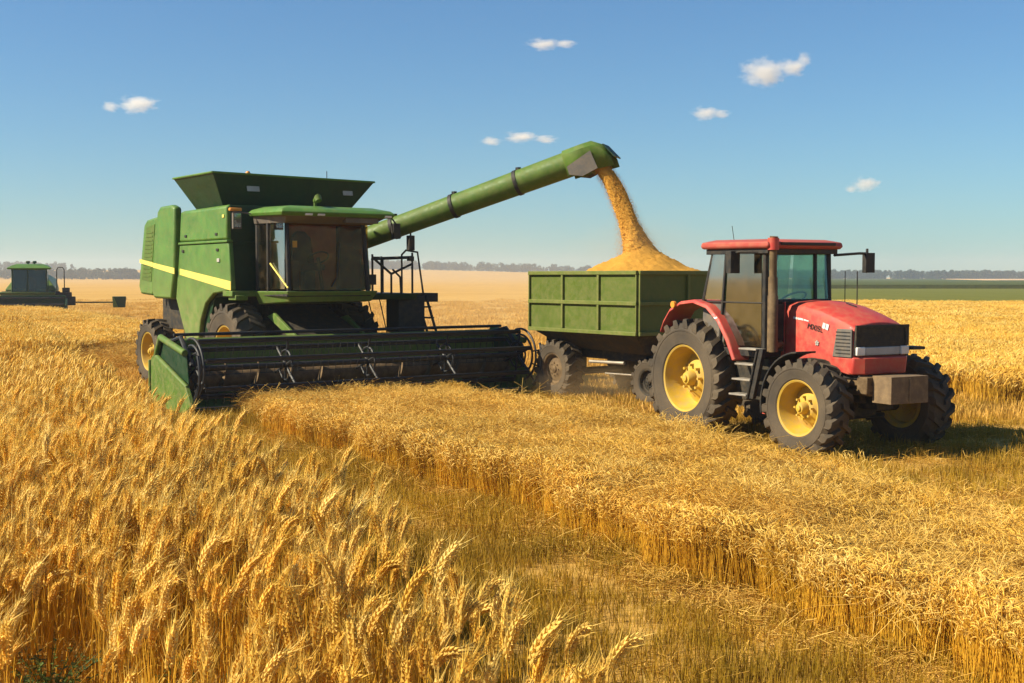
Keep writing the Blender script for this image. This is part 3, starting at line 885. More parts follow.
for sd in (-1, 1):
    def side(prof, t=.09, off=0.0):
        m_ = MB(); m_.prism(prof, sd * (1.40 + off), sd * (1.40 + t + off)); return m_
    m_ = MB()
    m_.prism([(.24, 2.99), (.22, 3.68), (-2.08, 3.65), (-2.16, 2.99)], sd * 1.402, sd * 1.50, y1prof=[(.22, 3.02), (.20, 3.62), (-2.08, 3.60), (-2.16, 3.02)])
    m_.build('upper_side_panel', M['green'], cb, bevel=.03)
    lower = [(.42, 2.06), (.30, 2.95), (-2.16, 2.95), (-2.40, 1.86), (-2.20, 1.55), (-1.92, 1.12), (-1.62, .72), (-1.22, 1.02), (-1.10, 1.45), (-.85, 1.78), (-.45, 1.98), (.1, 2.02)]
    side(lower, .10).build('lower_side_panel', M['green'], cb, bevel=.025)
    m_ = side([(.30, 2.952), (.30, 3.0), (-2.16, 3.0), (-2.16, 2.952)], .13)
    m_.build('panel_ledge', M['green'], cb, bevel=.012)
    rear = [(-2.24, 3.72), (-2.45, 3.78), (-3.05, 3.77), (-3.22, 3.68), (-3.50, 2.6), (-3.62, 2.0), (-3.5, 1.85), (-2.50, 1.84), (-2.30, 2.5)]
    side(rear, .17).build('rear_side_panel', M['green'], cb, bevel=.05)
    cap = [(-3.27, 3.58), (-3.95, 3.53), (-4.14, 3.42), (-4.52, 2.1), (-4.42, 1.93), (-3.66, 1.90), (-3.54, 2.6)]
    hood_ = side(cap, .13).build('engine_hood', M['green'], cb, bevel=.05)
    m_ = MB()
    m_.prism([(-3.45, 3.42), (-3.95, 3.36), (-4.30, 2.25), (-3.72, 2.2)], sd * 1.528, sd * 1.540)
    for k in range(12):
        z = 2.3 + k * .085
        m_.bx(-4.22 + (z - 2.3) * .28, -3.76 + (z - 2.3) * .22, sd * 1.542 - .006, sd * 1.542 + .006, z, z + .03)
    m_.build('vent_grille', M['green_mid'], cb)
    m_ = MB()
    def zt(x, w): # stripe rises toward the rear
        return 2.13 + (.42 - x) * .108 + w
    for x0, x1, off in ((.40, -2.15, .101), (-2.27, -3.50, .171), (-3.58, -4.37, .145)):
        w0 = .085 - (.42 - x0) * .009; w1 = .085 - (.42 - x1) * .009
        m_.prism([(x0, zt(x0, -w0)), (x0, zt(x0, w0)), (x1, zt(x1, w1)), (x1, zt(x1, -w1))], sd * (1.40 + off - .01), sd * (1.40 + off + .006))
    m_.build('stripe', M['stripe'], cb)
# marker plate below the panel front
mb = MB(); mb.bx(.0, .45, -1.5, -.6, 1.93, 2.04); mb.bx(.15, .5, -1.45, -1.2, 1.86, 1.96)
mb.build('front_ledge', M['green_lt'], cb, bevel=.015)
# grain tank extension
def ring(x0, x1, y0, y1, z0, z1=None, zr=None):
    return [(x1, y0, z0), (x1, y1, z0 if z1 is None else z1), (x0, y1, z0 if z1 is None else z1), (x0, y0, z0)]
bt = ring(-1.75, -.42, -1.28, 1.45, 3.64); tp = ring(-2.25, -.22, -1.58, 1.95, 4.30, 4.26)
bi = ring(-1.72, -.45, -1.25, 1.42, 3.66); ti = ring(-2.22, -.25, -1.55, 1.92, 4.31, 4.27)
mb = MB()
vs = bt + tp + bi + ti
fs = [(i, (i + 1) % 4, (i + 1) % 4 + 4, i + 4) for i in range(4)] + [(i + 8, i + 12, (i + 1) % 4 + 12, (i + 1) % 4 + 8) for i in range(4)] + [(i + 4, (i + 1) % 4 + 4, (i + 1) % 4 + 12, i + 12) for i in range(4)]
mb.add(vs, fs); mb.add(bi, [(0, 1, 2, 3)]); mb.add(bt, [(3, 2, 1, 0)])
tank = mb.build('grain_tank', M['green_dk_shade'], cb, bevel=.008, smooth=20)
mb = MB()
for i in range(4):
    a, b = Vector(tp[i]), Vector(tp[(i + 1) % 4]); mb.tube([a, b], .022, 6)
mb.build('rim', M['green'], tank)
fn = Vector((.66, 0, -.17)).normalized()
fr_rot = Matrix.Rotation(-math.atan2(.17, .66), 3, 'Y')
for y_ in (-.72, 1.36):
    z_ = 4.06; x_ = -.42 + .17 * (z_ - 3.64) / .66
    MB().box((x_ + .02, y_, z_), (.014, .26 if y_ < 0 else .22, .19), fr_rot).build('marker_plate', M['plate'], tank)
mb = MB(); mb.lathe([(0.001, 0), (.055, 0), (.06, .02), (.05, .10), (.03, .13), (0.001, .135)], 16)
bcn = mb.build('beacon', M['amber'], cb, loc=(-.9, -.55, 4.28)); bcn.rotation_euler = (math.pi / 2, 0, 0)
MB().tube([(-.9, -.55, 3.66), (-.9, -.55, 4.3)], .02).build('beacon_post', M['black'], cb)
MB().tube([(-.5, 1.0, 4.2), (-.5, 1.0, 4.46)], .008, 5).build('antenna', M['black'], cb)

# cab
Yl, Yr, X0, X1 = -1.0, .74, .42, 1.70
cab = MB()
for (xa_, ya_, xb_, yb_) in ((X0 + .05, Yl + .02, X0 + .05, Yl + .02), (X1 + .02, Yl + .05, X1 - .12, Yl + .08), (X1 + .02, Yr - .05, X1 - .12, Yr - .08), (X0 + .05, Yr - .02, X0 + .05, Yr - .02)):
    cab.tube([(xa_, ya_, 2.02), (xb_, yb_, 3.44)], .045, 8)
cab.tube([(.98, Yl, 2.02), (.98, Yl, 3.44)], .04, 8)
cab.bx(X0 - .02, X0 + .02, Yl, Yr, 2.02, 3.42)
cab.bx(X0, X1 + .05, Yl, Yr, 1.94, 2.04)
cabo = cab.build('cab', M['black'], cb, bevel=.01)
mb = MB(); mb.bx(X0 + .03, X0 + .06, Yl + .05, Yr - .05, 2.05, 3.3); mb.bx(.35, .5, Yl + .2, Yr - .2, 2.05, 2.5)
mb.build('back_wall', M['shade'], cabo)
mb = MB()
mb.loft([[(.45, -1.12, 3.44), (2.02, -1.22, 3.40), (2.02, 1.06, 3.40), (.45, 1.12, 3.44)],
         [(.41, -1.16, 3.50), (2.08, -1.25, 3.47), (2.08, 1.10, 3.47), (.41, 1.16, 3.50)],
         [(.47, -1.10, 3.56), (2.0, -1.20, 3.53), (2.0, 1.04, 3.53), (.47, 1.10, 3.56)],
         [(.6, -.9, 3.62), (1.7, -.9, 3.60), (1.7, .8, 3.60), (.4, .85, 3.62)]])
mb.build('cab_roof', M['green'], cabo, bevel=.015, smooth=50)
mb = MB(); mb.loft([[(.44, Yl - .04, 3.30), (1.74, Yl - .03, 3.28), (1.74, Yr + .03, 3.28), (.44, Yr + .03, 3.30)], [(.48, -1.08, 3.445), (1.96, -1.1, 3.41), (1.96, .96, 3.41), (.48, 1.0, 3.445)]])
mb.bx(1.66, 1.95, .1, .80, 3.30, 3.40)
mb.build('roof_lining', M['liner'], cabo, bevel=.01)
MB().prism([(X1 + .03, 2.06), (X1 + .045, 2.06), (X1 - .115, 3.36), (X1 - .13, 3.36)], Yl + .12, Yr - .12).build('windshield', M['glass_brown'], cabo, smooth=0)
mb = MB(); mb.bx(1.02, X1 - .06, Yl + .004, Yl + .016, 2.08, 3.32)
mb.build('side_window', M['glass_blue'], cabo, smooth=0)
mb = MB(); mb.bx(X0 + .1, .95, Yl + .004, Yl + .016, 2.08, 3.32)
mb.build('side_window', M['glass_blue'], cabo, smooth=0)
mb = MB(); mb.bx(X0 + .1, X1 - .06, Yr - .016, Yr - .004, 2.08, 3.32)
mb.build('side_window', M['glass_brown'], cabo, smooth=0)
mb = MB(); mb.bx(.62, 1.1, -.38, .12, 2.42, 2.54); mb.loft([[(.60, -.36, 2.5), (.72, -.36, 2.5), (.72, .10, 2.5), (.60, .10, 2.5)], [(.5, -.34, 3.05), (.6, -.34, 3.05), (.6, .08, 3.05), (.5, .08, 3.05)], [(.5, -.22, 3.18), (.58, -.22, 3.18), (.58, -.04, 3.18), (.5, -.04, 3.18)]])
mb.bx(.75, .95, -.25, -.01, 2.05, 2.42)
mb.build('seat', M['seat'], cabo, bevel=.03)
mb = MB()
cc = Vector((1.28, -.13, 2.66)); ax = Vector((-.55, 0, .83)).normalized(); q1 = ax.cross(Vector((0, 1, 0))).normalized()
mb.tube([cc + (q1 * math.cos(a) + Vector((0, 1, 0)) * math.sin(a)) * .2 for a in np.linspace(0, 2 * math.pi, 25)], .016, 6)
mb.tube([cc, (1.45, -.13, 2.06)], .035, 8)
mb.build('steering_wheel', M['black'], cabo)
mb = MB(); mb.bx(.8, 1.25, -.72, -.5, 2.05, 2.62); mb.tube([(1.15, -.6, 2.6), (1.2, -.6, 2.82)], .02)
mb.build('control_console', M['seat'], cabo, bevel=.02)
MB().box((X1 - .07, -.78, 2.9), (.01, .09, .12)).build('sticker', M['stripe'], cabo)
mb = MB(); mb.tube([(X1 + .05, -.98, 2.1), (1.1, -1.02, 2.55)], .018); mb.build('grab_rail', M['stripe'], cabo)
mb = MB()
mb.loft([[(X0, -1.05, 2.03), (X1 + .12, -1.03, 2.04), (X1 + .12, .86, 2.04), (X0, .86, 2.03)], [(X0, -.95, 1.78), (X1 - .05, -.9, 1.84), (X1 - .05, .8, 1.84), (X0, .8, 1.78)]])
mb.build('cab_base', M['green'], cb, bevel=.02)
mb = MB(); mb.tube([(1.55, -.32, 3.55), (1.55, -.32, 3.74)], .03); mb.tube([(1.56, -.32, 3.70), (1.66, -.32, 3.76), (1.70, -.32, 3.70)], [.05, .075, .06], 10)
mb.build('work_light', M['green_mid'], cabo)
for y_ in (-.7, -.45, .95):
    MB().box((2.03, y_, 3.44), (.06, .15, .06)).build('roof_lamp', M['lamp'], cabo, bevel=.01)
mb = MB(); mb.tube([(X1 + .06, -.1, 2.12), (X1 + .045, .02, 2.3), (X1 - .02, .12, 2.95)], .012, 5); mb.build('wiper', M['black'], cabo)
# latches, hinges and warning patches on the shields
for x_, z_, w_, h_, mt in ((-.25, 3.12, .10, .05, 'black'), (-1.8, 3.12, .10, .05, 'black'), (-.2, 2.82, .10, .05, 'black'), (-1.95, 2.82, .10, .05, 'black'), (.10, 3.45, .09, .06, 'stripe'), (-.15, 2.62, .12, .07, 'plate')):
    MB().box((x_, -1.512 if z_ < 3 else -1.508, z_), (w_, .02, h_)).build('latch' if mt == 'black' else 'warning_patch', M[mt], cb, bevel=.006)
# mirrors
mb = MB(); mb.box((.52, -1.42, 3.36), (.07, .17, .32)); mb.tube([(.6, -1.0, 3.46), (.5, -1.38, 3.52), (.52, -1.42, 3.42)], .018)
mm = mb.build('mirror', M['liner'], cb, bevel=.02)
MB().box((.558, -1.42, 3.36), (.006, .13, .25)).build('mirror_face', M['mirror'], mm)
MB().box((.50, -1.44, 3.56), (.09, .24, .06)).build('turn_signal', M['amber'], mm, bevel=.015)
mb = MB(); mb.box((1.2, 1.62, 3.20), (.09, .16, .30)); mb.tube([(1.0, .9, 3.46), (1.15, 1.55, 3.46), (1.2, 1.62, 3.34)], .018)
mb.build('mirror', M['black'], cb, bevel=.02)

# platform, rails and ladder on the far side of the cab
mb = MB(); mb.loft([[(.1, .76, 1.86), (1.5, .76, 1.86), (1.4, 1.95, 1.86), (.1, 1.95, 1.86)], [(.1, .76, 1.98), (1.55, .76, 1.98), (1.45, 2.0, 1.98), (.1, 2.0, 1.98)]])
plt = mb.build('platform', M['green_dk_shade'], cb, bevel=.02)
mb = MB(); mb.bx(.3, 1.3, .9, 1.75, 1.982, 1.99); mb.build('tread_plate', M['plate'], plt)
mb = MB()
for a, b in (((1.35, 1.0, 1.98), (1.35, 1.0, 2.74)), ((1.35, 1.9, 1.98), (1.35, 1.9, 2.78)), ((1.35, .98, 2.64), (1.35, 1.92, 2.68)), ((1.35, 1.0, 2.68), (1.35, 1.42, 2.36)), ((1.35, 1.9, 2.56), (1.35, 1.42, 2.36)), ((1.35, 1.42, 2.36), (1.35, 1.42, 1.98)), ((1.35, 1.2, 1.98), (1.35, 1.2, 2.7))):
    mb.tube([a, b], .024, 6)
mb.tube([(1.35, 1.45, 2.45), (1.35, 1.62, 2.3), (1.35, 1.64, 1.98)], .02, 6)
mb.box((1.35, 1.08, 2.66), (.08, .14, .07)); mb.box((1.35, 1.86, 2.66), (.08, .12, .09)); mb.box((1.35, .98, 2.25), (.12, .14, .2))
mb.tube([(.2, 1.9, 1.98), (.2, 1.9, 2.7), (1.35, 1.9, 2.7)], .02, 6)
mb.build('handrail', M['black'], cb)
mb = MB()
mb.tube([(.7, 2.05, 1.9), (.7, 2.05, 2.75), (.75, 2.12, 2.84), (.9, 2.3, 2.80), (1.0, 2.38, 1.9)], .022, 6)
mb.build('grab_hoop', M['black'], cb)
mb = MB(); mb.bx(.75, 1.25, 1.65, 2.25, 1.2, 1.92); mb.bx(.8, 1.2, 2.25, 2.6, 1.8, 1.98)
mb.tube([(.85, 2.3, 1.95), (.9, 2.62, .9)], .03); mb.tube([(1.2, 2.3, 1.95), (1.25, 2.62, .9)], .03)
for k in range(4):
    mb.box((1.04, 2.36 + k * .07, 1.7 - k * .22), (.36, .14, .03))
mb.build('ladder', M['black'], cb, bevel=.01)
mb = MB()
for y_ in (1.1, 1.35): mb.tube([(1.0, y_, 1.88), (.9, y_ + .25, 1.1)], .012, 5)
mb.build('hydraulic_hose', M['black'], cb)

# feeder house, axles
mb = MB()
mb.loft([[(.1, -.62, 1.05), (.1, .62, 1.05), (.1, .62, 1.75), (.1, -.62, 1.75)], [(1.95, -.75, .38), (1.95, .75, .38), (1.95, .75, 1.02), (1.95, -.75, 1.02)]])
mb.build('feeder_house', M['dark'], cb, bevel=.02)
mb = MB()
mb.prism([(.45, 1.55), (1.9, .98), (1.9, 1.12), (.75, 1.62)], -.80, -.74); mb.prism([(.45, 1.5), (1.9, .92), (1.9, 1.0), (.75, 1.55)], .74, .80)
mb.build('feeder_bracket', M['green_lt'], cb, bevel=.01)
mb = MB(); mb.tube([(0, -1.2, .92), (0, 1.2, .92)], .16, 12); mb.bx(-.4, .4, -.85, .85, 1.0, 1.5)
mb.build('axle', M['dark'], cb, bevel=.02)
mb = MB(); mb.tube([(-3.85, -1.15, .72), (-3.85, 1.15, .72)], .10, 10); mb.bx(-3.95, -3.75, -.3, .3, .7, 1.4)
mb.build('axle', M['dark'], cb, bevel=.02)
for sd in (-1, 1):
    wheel(cb, (-.05, sd * 1.22, .90), .90, .56, .46, 20, sd, M['yellow'], lug_h=.055)
    wheel(cb, (-3.85, sd * 1.40, .70), .70, .44, .40, 18, sd, M['yellow'], lug_h=.05)

# unloading auger (swung forward over the trailer)
inv = Matrix.Rotation(-head(36), 4, 'Z') @ Matrix.Translation((4.3, -24.7, 0))
def wl2(p): return inv @ Vector(p)
A0 = wl2((-3.15, 25.45, 3.02)); A1 = wl2((1.52, 23.92, 4.60))
ad = (A1 - A0).normalized()
mb = MB(); mb.tube([A0 - ad * .4, A0 + ad * 1.2, A1], [.21, .215, .255], 28)
mb.tube([A0 - ad * .3 - Vector((0, 0, .9)), A0 - ad * .3 + Vector((0, 0, .05))], .24, 20)
aug = mb.build('unloading_auger', M['green_mid'], cb, smooth=50)
for s_ in (.17, .43, .70):
    c = A0.lerp(A1, s_); rr_ = .218 + .035 * s_
    mb = MB(); mb.tube([c - ad * .035, c + ad * .035], rr_ + .012, 24); mb.box(c + Vector((0, 0, rr_ + .03)), (.1, .06, .05))
    mb.build('clamp_band', M['black'], aug, smooth=50)
# spout: hood bending down over the trailer
lat = ad.cross(Vector((0, 0, 1))).normalized(); upv = lat.cross(ad).normalized()
def sp(a, b, c): return A1 + ad * a + lat * b + upv * c
mb = MB()
secs = []
for a, hw, t_, bo in ((-.50, .262, .258, -.27), (-.10, .265, .260, -.29), (.10, .265, .250, -.31), (.27, .26, .13, -.33), (.40, .25, -.10, -.34)):
    secs.append([sp(a, -hw, bo if a < .3 else min(bo, t_ - .1)), sp(a, -hw, t_ - .10), sp(a, -hw * .6, t_), sp(a, hw * .6, t_), sp(a, hw, t_ - .10), sp(a, hw, bo if a < .3 else min(bo, t_ - .1))])
n_ = 6
vs = [p for q in secs for p in q]; fs = []
for i in range(len(secs) - 1):
    for k in range(n_ - 1):
        fs.append((i * n_ + k, i * n_ + k + 1, (i + 1) * n_ + k + 1, (i + 1) * n_ + k))
mb.add(vs, fs)
spo = mb.build('spout', M['green_mid'], aug, smooth=40)
so = spo.modifiers.new('skin', 'SOLIDIFY'); so.thickness = .02
for sd in (-1, 1):
    mb = MB()
    q = [sp(-.46, sd * .285, -.08), sp(.06, sd * .285, .06), sp(.10, sd * .285, -.30), sp(-.22, sd * .285, -.35), sp(-.46, sd * .285, -.24)]
    q2 = [p + lat * sd * .012 for p in q]
    mb.loft([q, q2])
    mb.build('side_plate', M['liner'], aug, smooth=0)
mb = MB(); mb.loft([[sp(.30, -.25, .10), sp(.30, .25, .10), sp(.32, .25, .11), sp(.32, -.25, .11)], [sp(.45, -.25, -.20), sp(.45, .25, -.20), sp(.47, .25, -.19), sp(.47, -.25, -.19)]]); mb.build('flap', M['green_dk_shade'], aug, smooth=0)
mb = MB(); mb.tube([A0.lerp(A1, .24) + Vector((0, 0, -.2)), A0.lerp(A1, .24) + Vector((0, 0, -.33))], .02, 6); mb.box(A0.lerp(A1, .24) + Vector((0, 0, -.42)), (.12, .13, .30))
mb.build('auger_lamp', M['black'], aug, bevel=.02)

# header
HY0, HY1 = -3.35, 3.42
mb = MB()
mb.bx(1.94, 2.0, HY0, HY1, .28, 1.16)
mb.prism([(1.97, .28), (2.3, .2), (3.05, .12), (3.05, .15), (2.3, .25), (1.97, .34)], HY0, HY1)
mb.tube([(1.95, HY0, 1.18), (1.95, HY1, 1.18)], .075, 10)
mb.bx(1.8, 1.94, HY0, HY1, .35, .5); 
hd = mb.build('header', M['green_lt'], cb, bevel=.01)
mb = MB()
for k in range(88):
    y_ = HY0 + .08 + k * (HY1 - HY0 - .16) / 87
    mb.add([(3.02, y_ - .02, .125), (3.02, y_ + .02, .125), (3.16, y_, .11), (3.02, y_, .155)], [(0, 1, 2), (0, 2, 3), (1, 3, 2), (0, 3, 1)])
mb.bx(2.98, 3.05, HY0, HY1, .152, .165)
mb.build('cutter_bar', M['steel'], hd, smooth=0)
mb = MB(); mb.tube([(2.42, HY0 + .05, .56), (2.42, HY1 - .05, .56)], .17, 16)
for sg, ya_, yb_ in ((1, HY0 + .1, -.7), (-1, HY1 - .1, .7)):
    n_ = 150; vs = []; fs = []
    for i in range(n_ + 1):
        a = sg * i / n_ * 2 * math.pi * 4.2; y_ = ya_ + (yb_ - ya_) * i / n_
        vs += [(2.42 + .16 * math.cos(a), y_, .56 + .16 * math.sin(a)), (2.42 + .30 * math.cos(a), y_, .56 + .30 * math.sin(a))]
    fs = [(2 * i, 2 * i + 1, 2 * i + 3, 2 * i + 2) for i in range(n_)]
    mb.add(vs, fs)
au = mb.build('header_auger', M['rust'], hd, smooth=60)
# reel
RC = Vector((2.98, 0, .80)); RR = .47
ry0, ry1 = HY0 + .12, HY1 - .14
mb = MB(); mb.tube([(RC.x, ry0, RC.z), (RC.x, ry1, RC.z)], .05, 12)
mb.build('reel_shaft', M['reel'], hd)
for k in range(6):
    a = k * math.pi / 3 + .35
    bx_, bz_ = RC.x + RR * math.cos(a), RC.z + RR * math.sin(a)
    mb = MB(); mb.tube([(bx_, ry0, bz_), (bx_, ry1, bz_)], .027, 8)
    mb.box((bx_, (ry0 + ry1) / 2, bz_ - .04), (.014, ry1 - ry0, .035))
    nt_ = 46
    for j in range(nt_):
        y_ = ry0 + .05 + j * (ry1 - ry0 - .1) / (nt_ - 1)
        mb.box((bx_ - .015, y_, bz_ - .16), (.007, .007, .17), (0, .18, 0))
    mb.build('reel_bat', M['reel'], hd, smooth=40)
for y_ in (ry0, ry0 + 1.6, ry0 + 3.2, ry0 + 4.85, ry1):
    mb = MB()
    for k in range(6):
        a = k * math.pi / 3 + .35
        mb.tube([(RC.x, y_, RC.z), (RC.x + RR * math.cos(a), y_, RC.z + RR * math.sin(a))], .024, 6)
    mb.tube([(RC.x + RR * .55 * math.cos(a), y_, RC.z + RR * .55 * math.sin(a)) for a in np.linspace(0, 2 * math.pi, 13)], .02, 6)
    mb.build('reel_spider', M['reel'], hd)
for y_ in (ry0 - .07, ry1 + .07):
    mb = MB()
    for rr_, da in ((RR + .03, 0), (RR * .82, .05)):
        mb.tube([(RC.x + rr_ * math.cos(a), y_, RC.z + rr_ * math.sin(a)) for a in np.linspace(-1.25, 1.9, 22)], .022, 6)
    mb.tube([(RC.x + (RR + .09) * math.cos(a), y_ + (-.1 if y_ < 0 else .1), RC.z - .05 + (RR + .13) * math.sin(a)) for a in np.linspace(-1.05, .5, 14)], .026, 6)
    for a in (-1.0, -.4, .2): mb.tube([(RC.x + RR * .82 * math.cos(a), y_, RC.z + RR * .82 * math.sin(a)), (RC.x + (RR + .09) * math.cos(a), y_ + (-.1 if y_ < 0 else .1), RC.z + (RR + .1) * math.sin(a))], .016, 5)
    mb.tube([(2.0, y_, 1.2), (2.5, y_, 1.3), (RC.x, y_, RC.z + .05)], .04, 8)
    mb.build('reel_arm', M['reel'], hd)
MB().tube([(2.25, ry0 - .1, 1.33), (2.25, ry1 + .12, 1.33)], .028, 8).build('lift_tube', M['reel'], hd)
for y0_, y1_, mt in ((HY0 - .10, HY0 - .02, M['green_lt']), (HY1 + .02, HY1 + .10, M['green_lt'])):
    mb = MB()
    mb.prism([(1.45, .16), (1.48, .90), (1.62, .98), (3.04, .52), (3.28, .22), (2.95, .06), (2.2, .08)], y0_, y1_)
    mb.tube([(1.85, (y0_ + y1_) / 2, 1.28), (2.95, (y0_ + y1_) / 2, 1.06)], .06, 8)
    mb.tube([(1.62, (y0_ + y1_) / 2, .92), (1.85, (y0_ + y1_) / 2, 1.28)], .05, 8)
    mb.tube([(3.04, (y0_ + y1_) / 2, .5), (1.62, (y0_ + y1_) / 2, .96)], .045, 8)
    mb.bx(1.43, 1.48, min(y0_, y1_) - .03, max(y0_, y1_) + .03, .3, .88)
    dv = mb.build('divider', mt, hd, bevel=.015)
for y_ in (HY0 - .02, HY1): MB().prism([(1.66, .94), (1.86, 1.24), (2.92, 1.04), (3.0, .55)], y_, y_ + .02).build('end_sheet', M['green_dk_shade'], hd)

# ---------------------------------------------------------------- second combine, far left
C2 = empty('combine_harvester', (-27.3, 71.0, 0), head(18))
tag(C2, 'small distant green combine harvester seen at the far left edge', 'combine harvester')
mb = MB(); mb.loft([[(-4.6, -1.25, .9), (.1, -1.25, .9), (.1, 1.25, .9), (-4.6, 1.25, .9)], [(-4.6, -1.35, 1.6), (.1, -1.35, 1.6), (.1, 1.35, 1.6), (-4.6, 1.35, 1.6)], [(-4.4, -1.2, 2.2), (-.4, -1.0, 2.1), (-.4, 1.0, 2.1), (-4.4, 1.2, 2.2)], [(-4.2, -.7, 2.5), (-.6, -.7, 2.4), (-.6, .7, 2.4), (-4.2, .7, 2.5)]])
mb.build('body', M['green'], C2, bevel=.03)
mb = MB(); mb.loft([[(-.2, -2.0, 1.30), (1.5, -1.9, 1.30), (1.5, 1.3, 1.30), (-.2, 1.3, 1.30)], [(-.2, -2.1, 1.46), (1.6, -2.0, 1.46), (1.6, 1.35, 1.46), (-.2, 1.35, 1.46)]])
mb.build('deck', M['green'], C2, bevel=.03)
mb = MB()
for x_, y_ in ((.05, -.92), (.05, .92), (.7, -.95), (1.32, -.9), (1.32, .9), (1.36, -.1)): mb.tube([(x_, y_, 1.44), (x_ - .06, y_ * .97, 2.78)], .045, 6)
mb.bx(-.02, .04, -.9, .9, 1.44, 2.76); mb.bx(-.02, 1.38, -.93, .93, 1.462, 1.50)
c2c = mb.build('cab', M['green_dk_shade'], C2)
MB().tube([(.05, -.955, 1.5), (.0, -.93, 2.74)], .07, 8).build('sunlit_pillar', M['plate'], c2c)  # pale grey puts the sunlight on this pillar into its colour
mb = MB(); mb.loft([[(-.25, -1.08, 2.74), (1.62, -1.12, 2.72), (1.62, 1.12, 2.72), (-.25, 1.08, 2.74)], [(-.25, -1.12, 2.82), (1.68, -1.16, 2.80), (1.68, 1.16, 2.80), (-.25, 1.12, 2.82)], [(-.1, -.95, 2.96), (1.4, -.9, 2.94), (1.4, .9, 2.94), (-.1, .95, 2.96)], [(.1, -.7, 3.04), (1.2, -.65, 3.02), (1.2, .65, 3.02), (.1, .7, 3.04)]])
mb.build('cab_roof', M['green'], c2c, bevel=.02)
MB().prism([(1.345, 1.5), (1.36, 1.5), (1.29, 2.74), (1.275, 2.74)], -.86, .86).build('windshield', M['glass'], c2c, smooth=0)
for y_ in (-.94, .93): MB().bx(.1, 1.28, y_, y_ + .01, 1.5, 2.74).build('side_window', M['glass_blue'], c2c, smooth=0)
MB().bx(.35, .55, -.25, .25, 1.5, 2.3).build('seat', M['seat'], c2c, bevel=.05)
for y_ in (-.1, .25):
    mb = MB(); mb.tube([(.6, y_, 3.0), (.6, y_, 3.08)], .04); mb.tube([(.6, y_, 3.06), (.6, y_, 3.2)], .11, 12); mb.build('beacon', M['green_dk_shade'], C2, bevel=.02)
mb = MB(); mb.tube([(1.0, 1.42, 1.4), (1.0, 1.42, 2.7), (1.0, 1.5, 2.84), (1.0, 1.74, 2.84), (1.0, 1.82, 2.7), (1.0, 1.82, 1.4)], .028, 6); mb.build('grab_hoop', M['black'], C2)
mb = MB(); mb.bx(.5, 1.2, 1.36, 2.2, .7, 1.44); mb.bx(.7, 1.1, 1.7, 2.1, 1.44, 1.7); mb.bx(.6, 1.2, 2.0, 2.4, .7, 1.2); mb.build('ladder', M['dark'], C2, bevel=.03)
mb = MB(); mb.bx(1.9, 2.0, -3.4, 1.9, .5, 1.22); mb.prism([(1.9, .5), (3.0, .3), (3.0, .36), (1.9, .6)], -3.4, 1.9); mb.tube([(1.95, -3.4, 1.22), (1.95, 1.9, 1.22)], .07)
h2 = mb.build('header', M['green_dk_shade'], C2, bevel=.02)
for k in range(6):
    a = k * math.pi / 3; MB().tube([(2.7 + .4 * math.cos(a), -3.3, .8 + .4 * math.sin(a)), (2.7 + .4 * math.cos(a), 1.8, .8 + .4 * math.sin(a))], .04, 6).build('reel_bat', M['reel'], h2)
for y_ in (-3.5, 1.9): MB().prism([(1.5, .2), (1.6, 1.15), (3.1, .8), (3.3, .3)], y_, y_ + .1).build('divider', M['green_dk_shade'], h2, bevel=.02)
mb = MB(); mb.tube([(-.2, 1.2, .88), (.2, 3.0, .85), (.3, 4.5, .85)], .04, 8); a2 = mb.build('side_arm', M['green_dk_shade'], C2)
mb = MB(); mb.loft([[(.0, 4.45, .55), (.6, 4.45, .55), (.6, 5.1, .55), (.0, 5.1, .55)], [(-.1, 4.4, 1.18), (.65, 4.4, 1.18), (.65, 5.15, 1.18), (-.1, 5.15, 1.18)]]); mb.build('marker_box', M['green_dk_shade'], a2, bevel=.03)
MB().loft([[(.60, 4.42, .56), (.66, 4.42, .56), (.66, 4.7, .56), (.60, 4.7, .56)], [(.65, 4.38, 1.18), (.71, 4.38, 1.18), (.71, 4.46, 1.18), (.65, 4.46, 1.18)]]).build('marker_edge', M['green_lt'], a2)
for sd in (-1, 1):
    wheel(C2, (.1, sd * 1.3, .75), .75, .5, .4, 16, sd, M['yellow']); wheel(C2, (-3.7, sd * 1.2, .6), .6, .4, .33, 14, sd, M['yellow'])

# ---------------------------------------------------------------- grain trailer
tl = empty('grain_trailer', (2.2, 23.45, 0), head(35))
tag(tl, 'green panelled grain trailer heaped with wheat, hitched behind the red tractor', 'trailer')
LX, LY, Z0, Z1 = 1.585, 1.15, 1.28, 2.40
def panel_frame(mb, a, b, nx, plane, sgn, c):
    """raised ribs on a wall: a..b along the wall, at plane coordinate c, outward sign"""
    def bar(a0, a1, z0, z1, t):
        lo, hi = (c, c + sgn * t) if sgn > 0 else (c + sgn * t, c)
        if plane == 'y': mb.bx(a0, a1, lo, hi, z0, z1)
        else: mb.bx(lo, hi, a0, a1, z0, z1)
    w = .055
    for k in range(nx + 1):
        p = a + (b - a) * k / nx
        bar(max(a, p - w / 2), min(b, p + w / 2), Z0 + .071, Z1 - .061, .045)
    bar(a, b, Z0, Z0 + .07, .055); bar(a, b, Z1 - .06, Z1 + .01, .055); bar(a, b, (Z0 + Z1) / 2 - .035, (Z0 + Z1) / 2 + .035, .052)
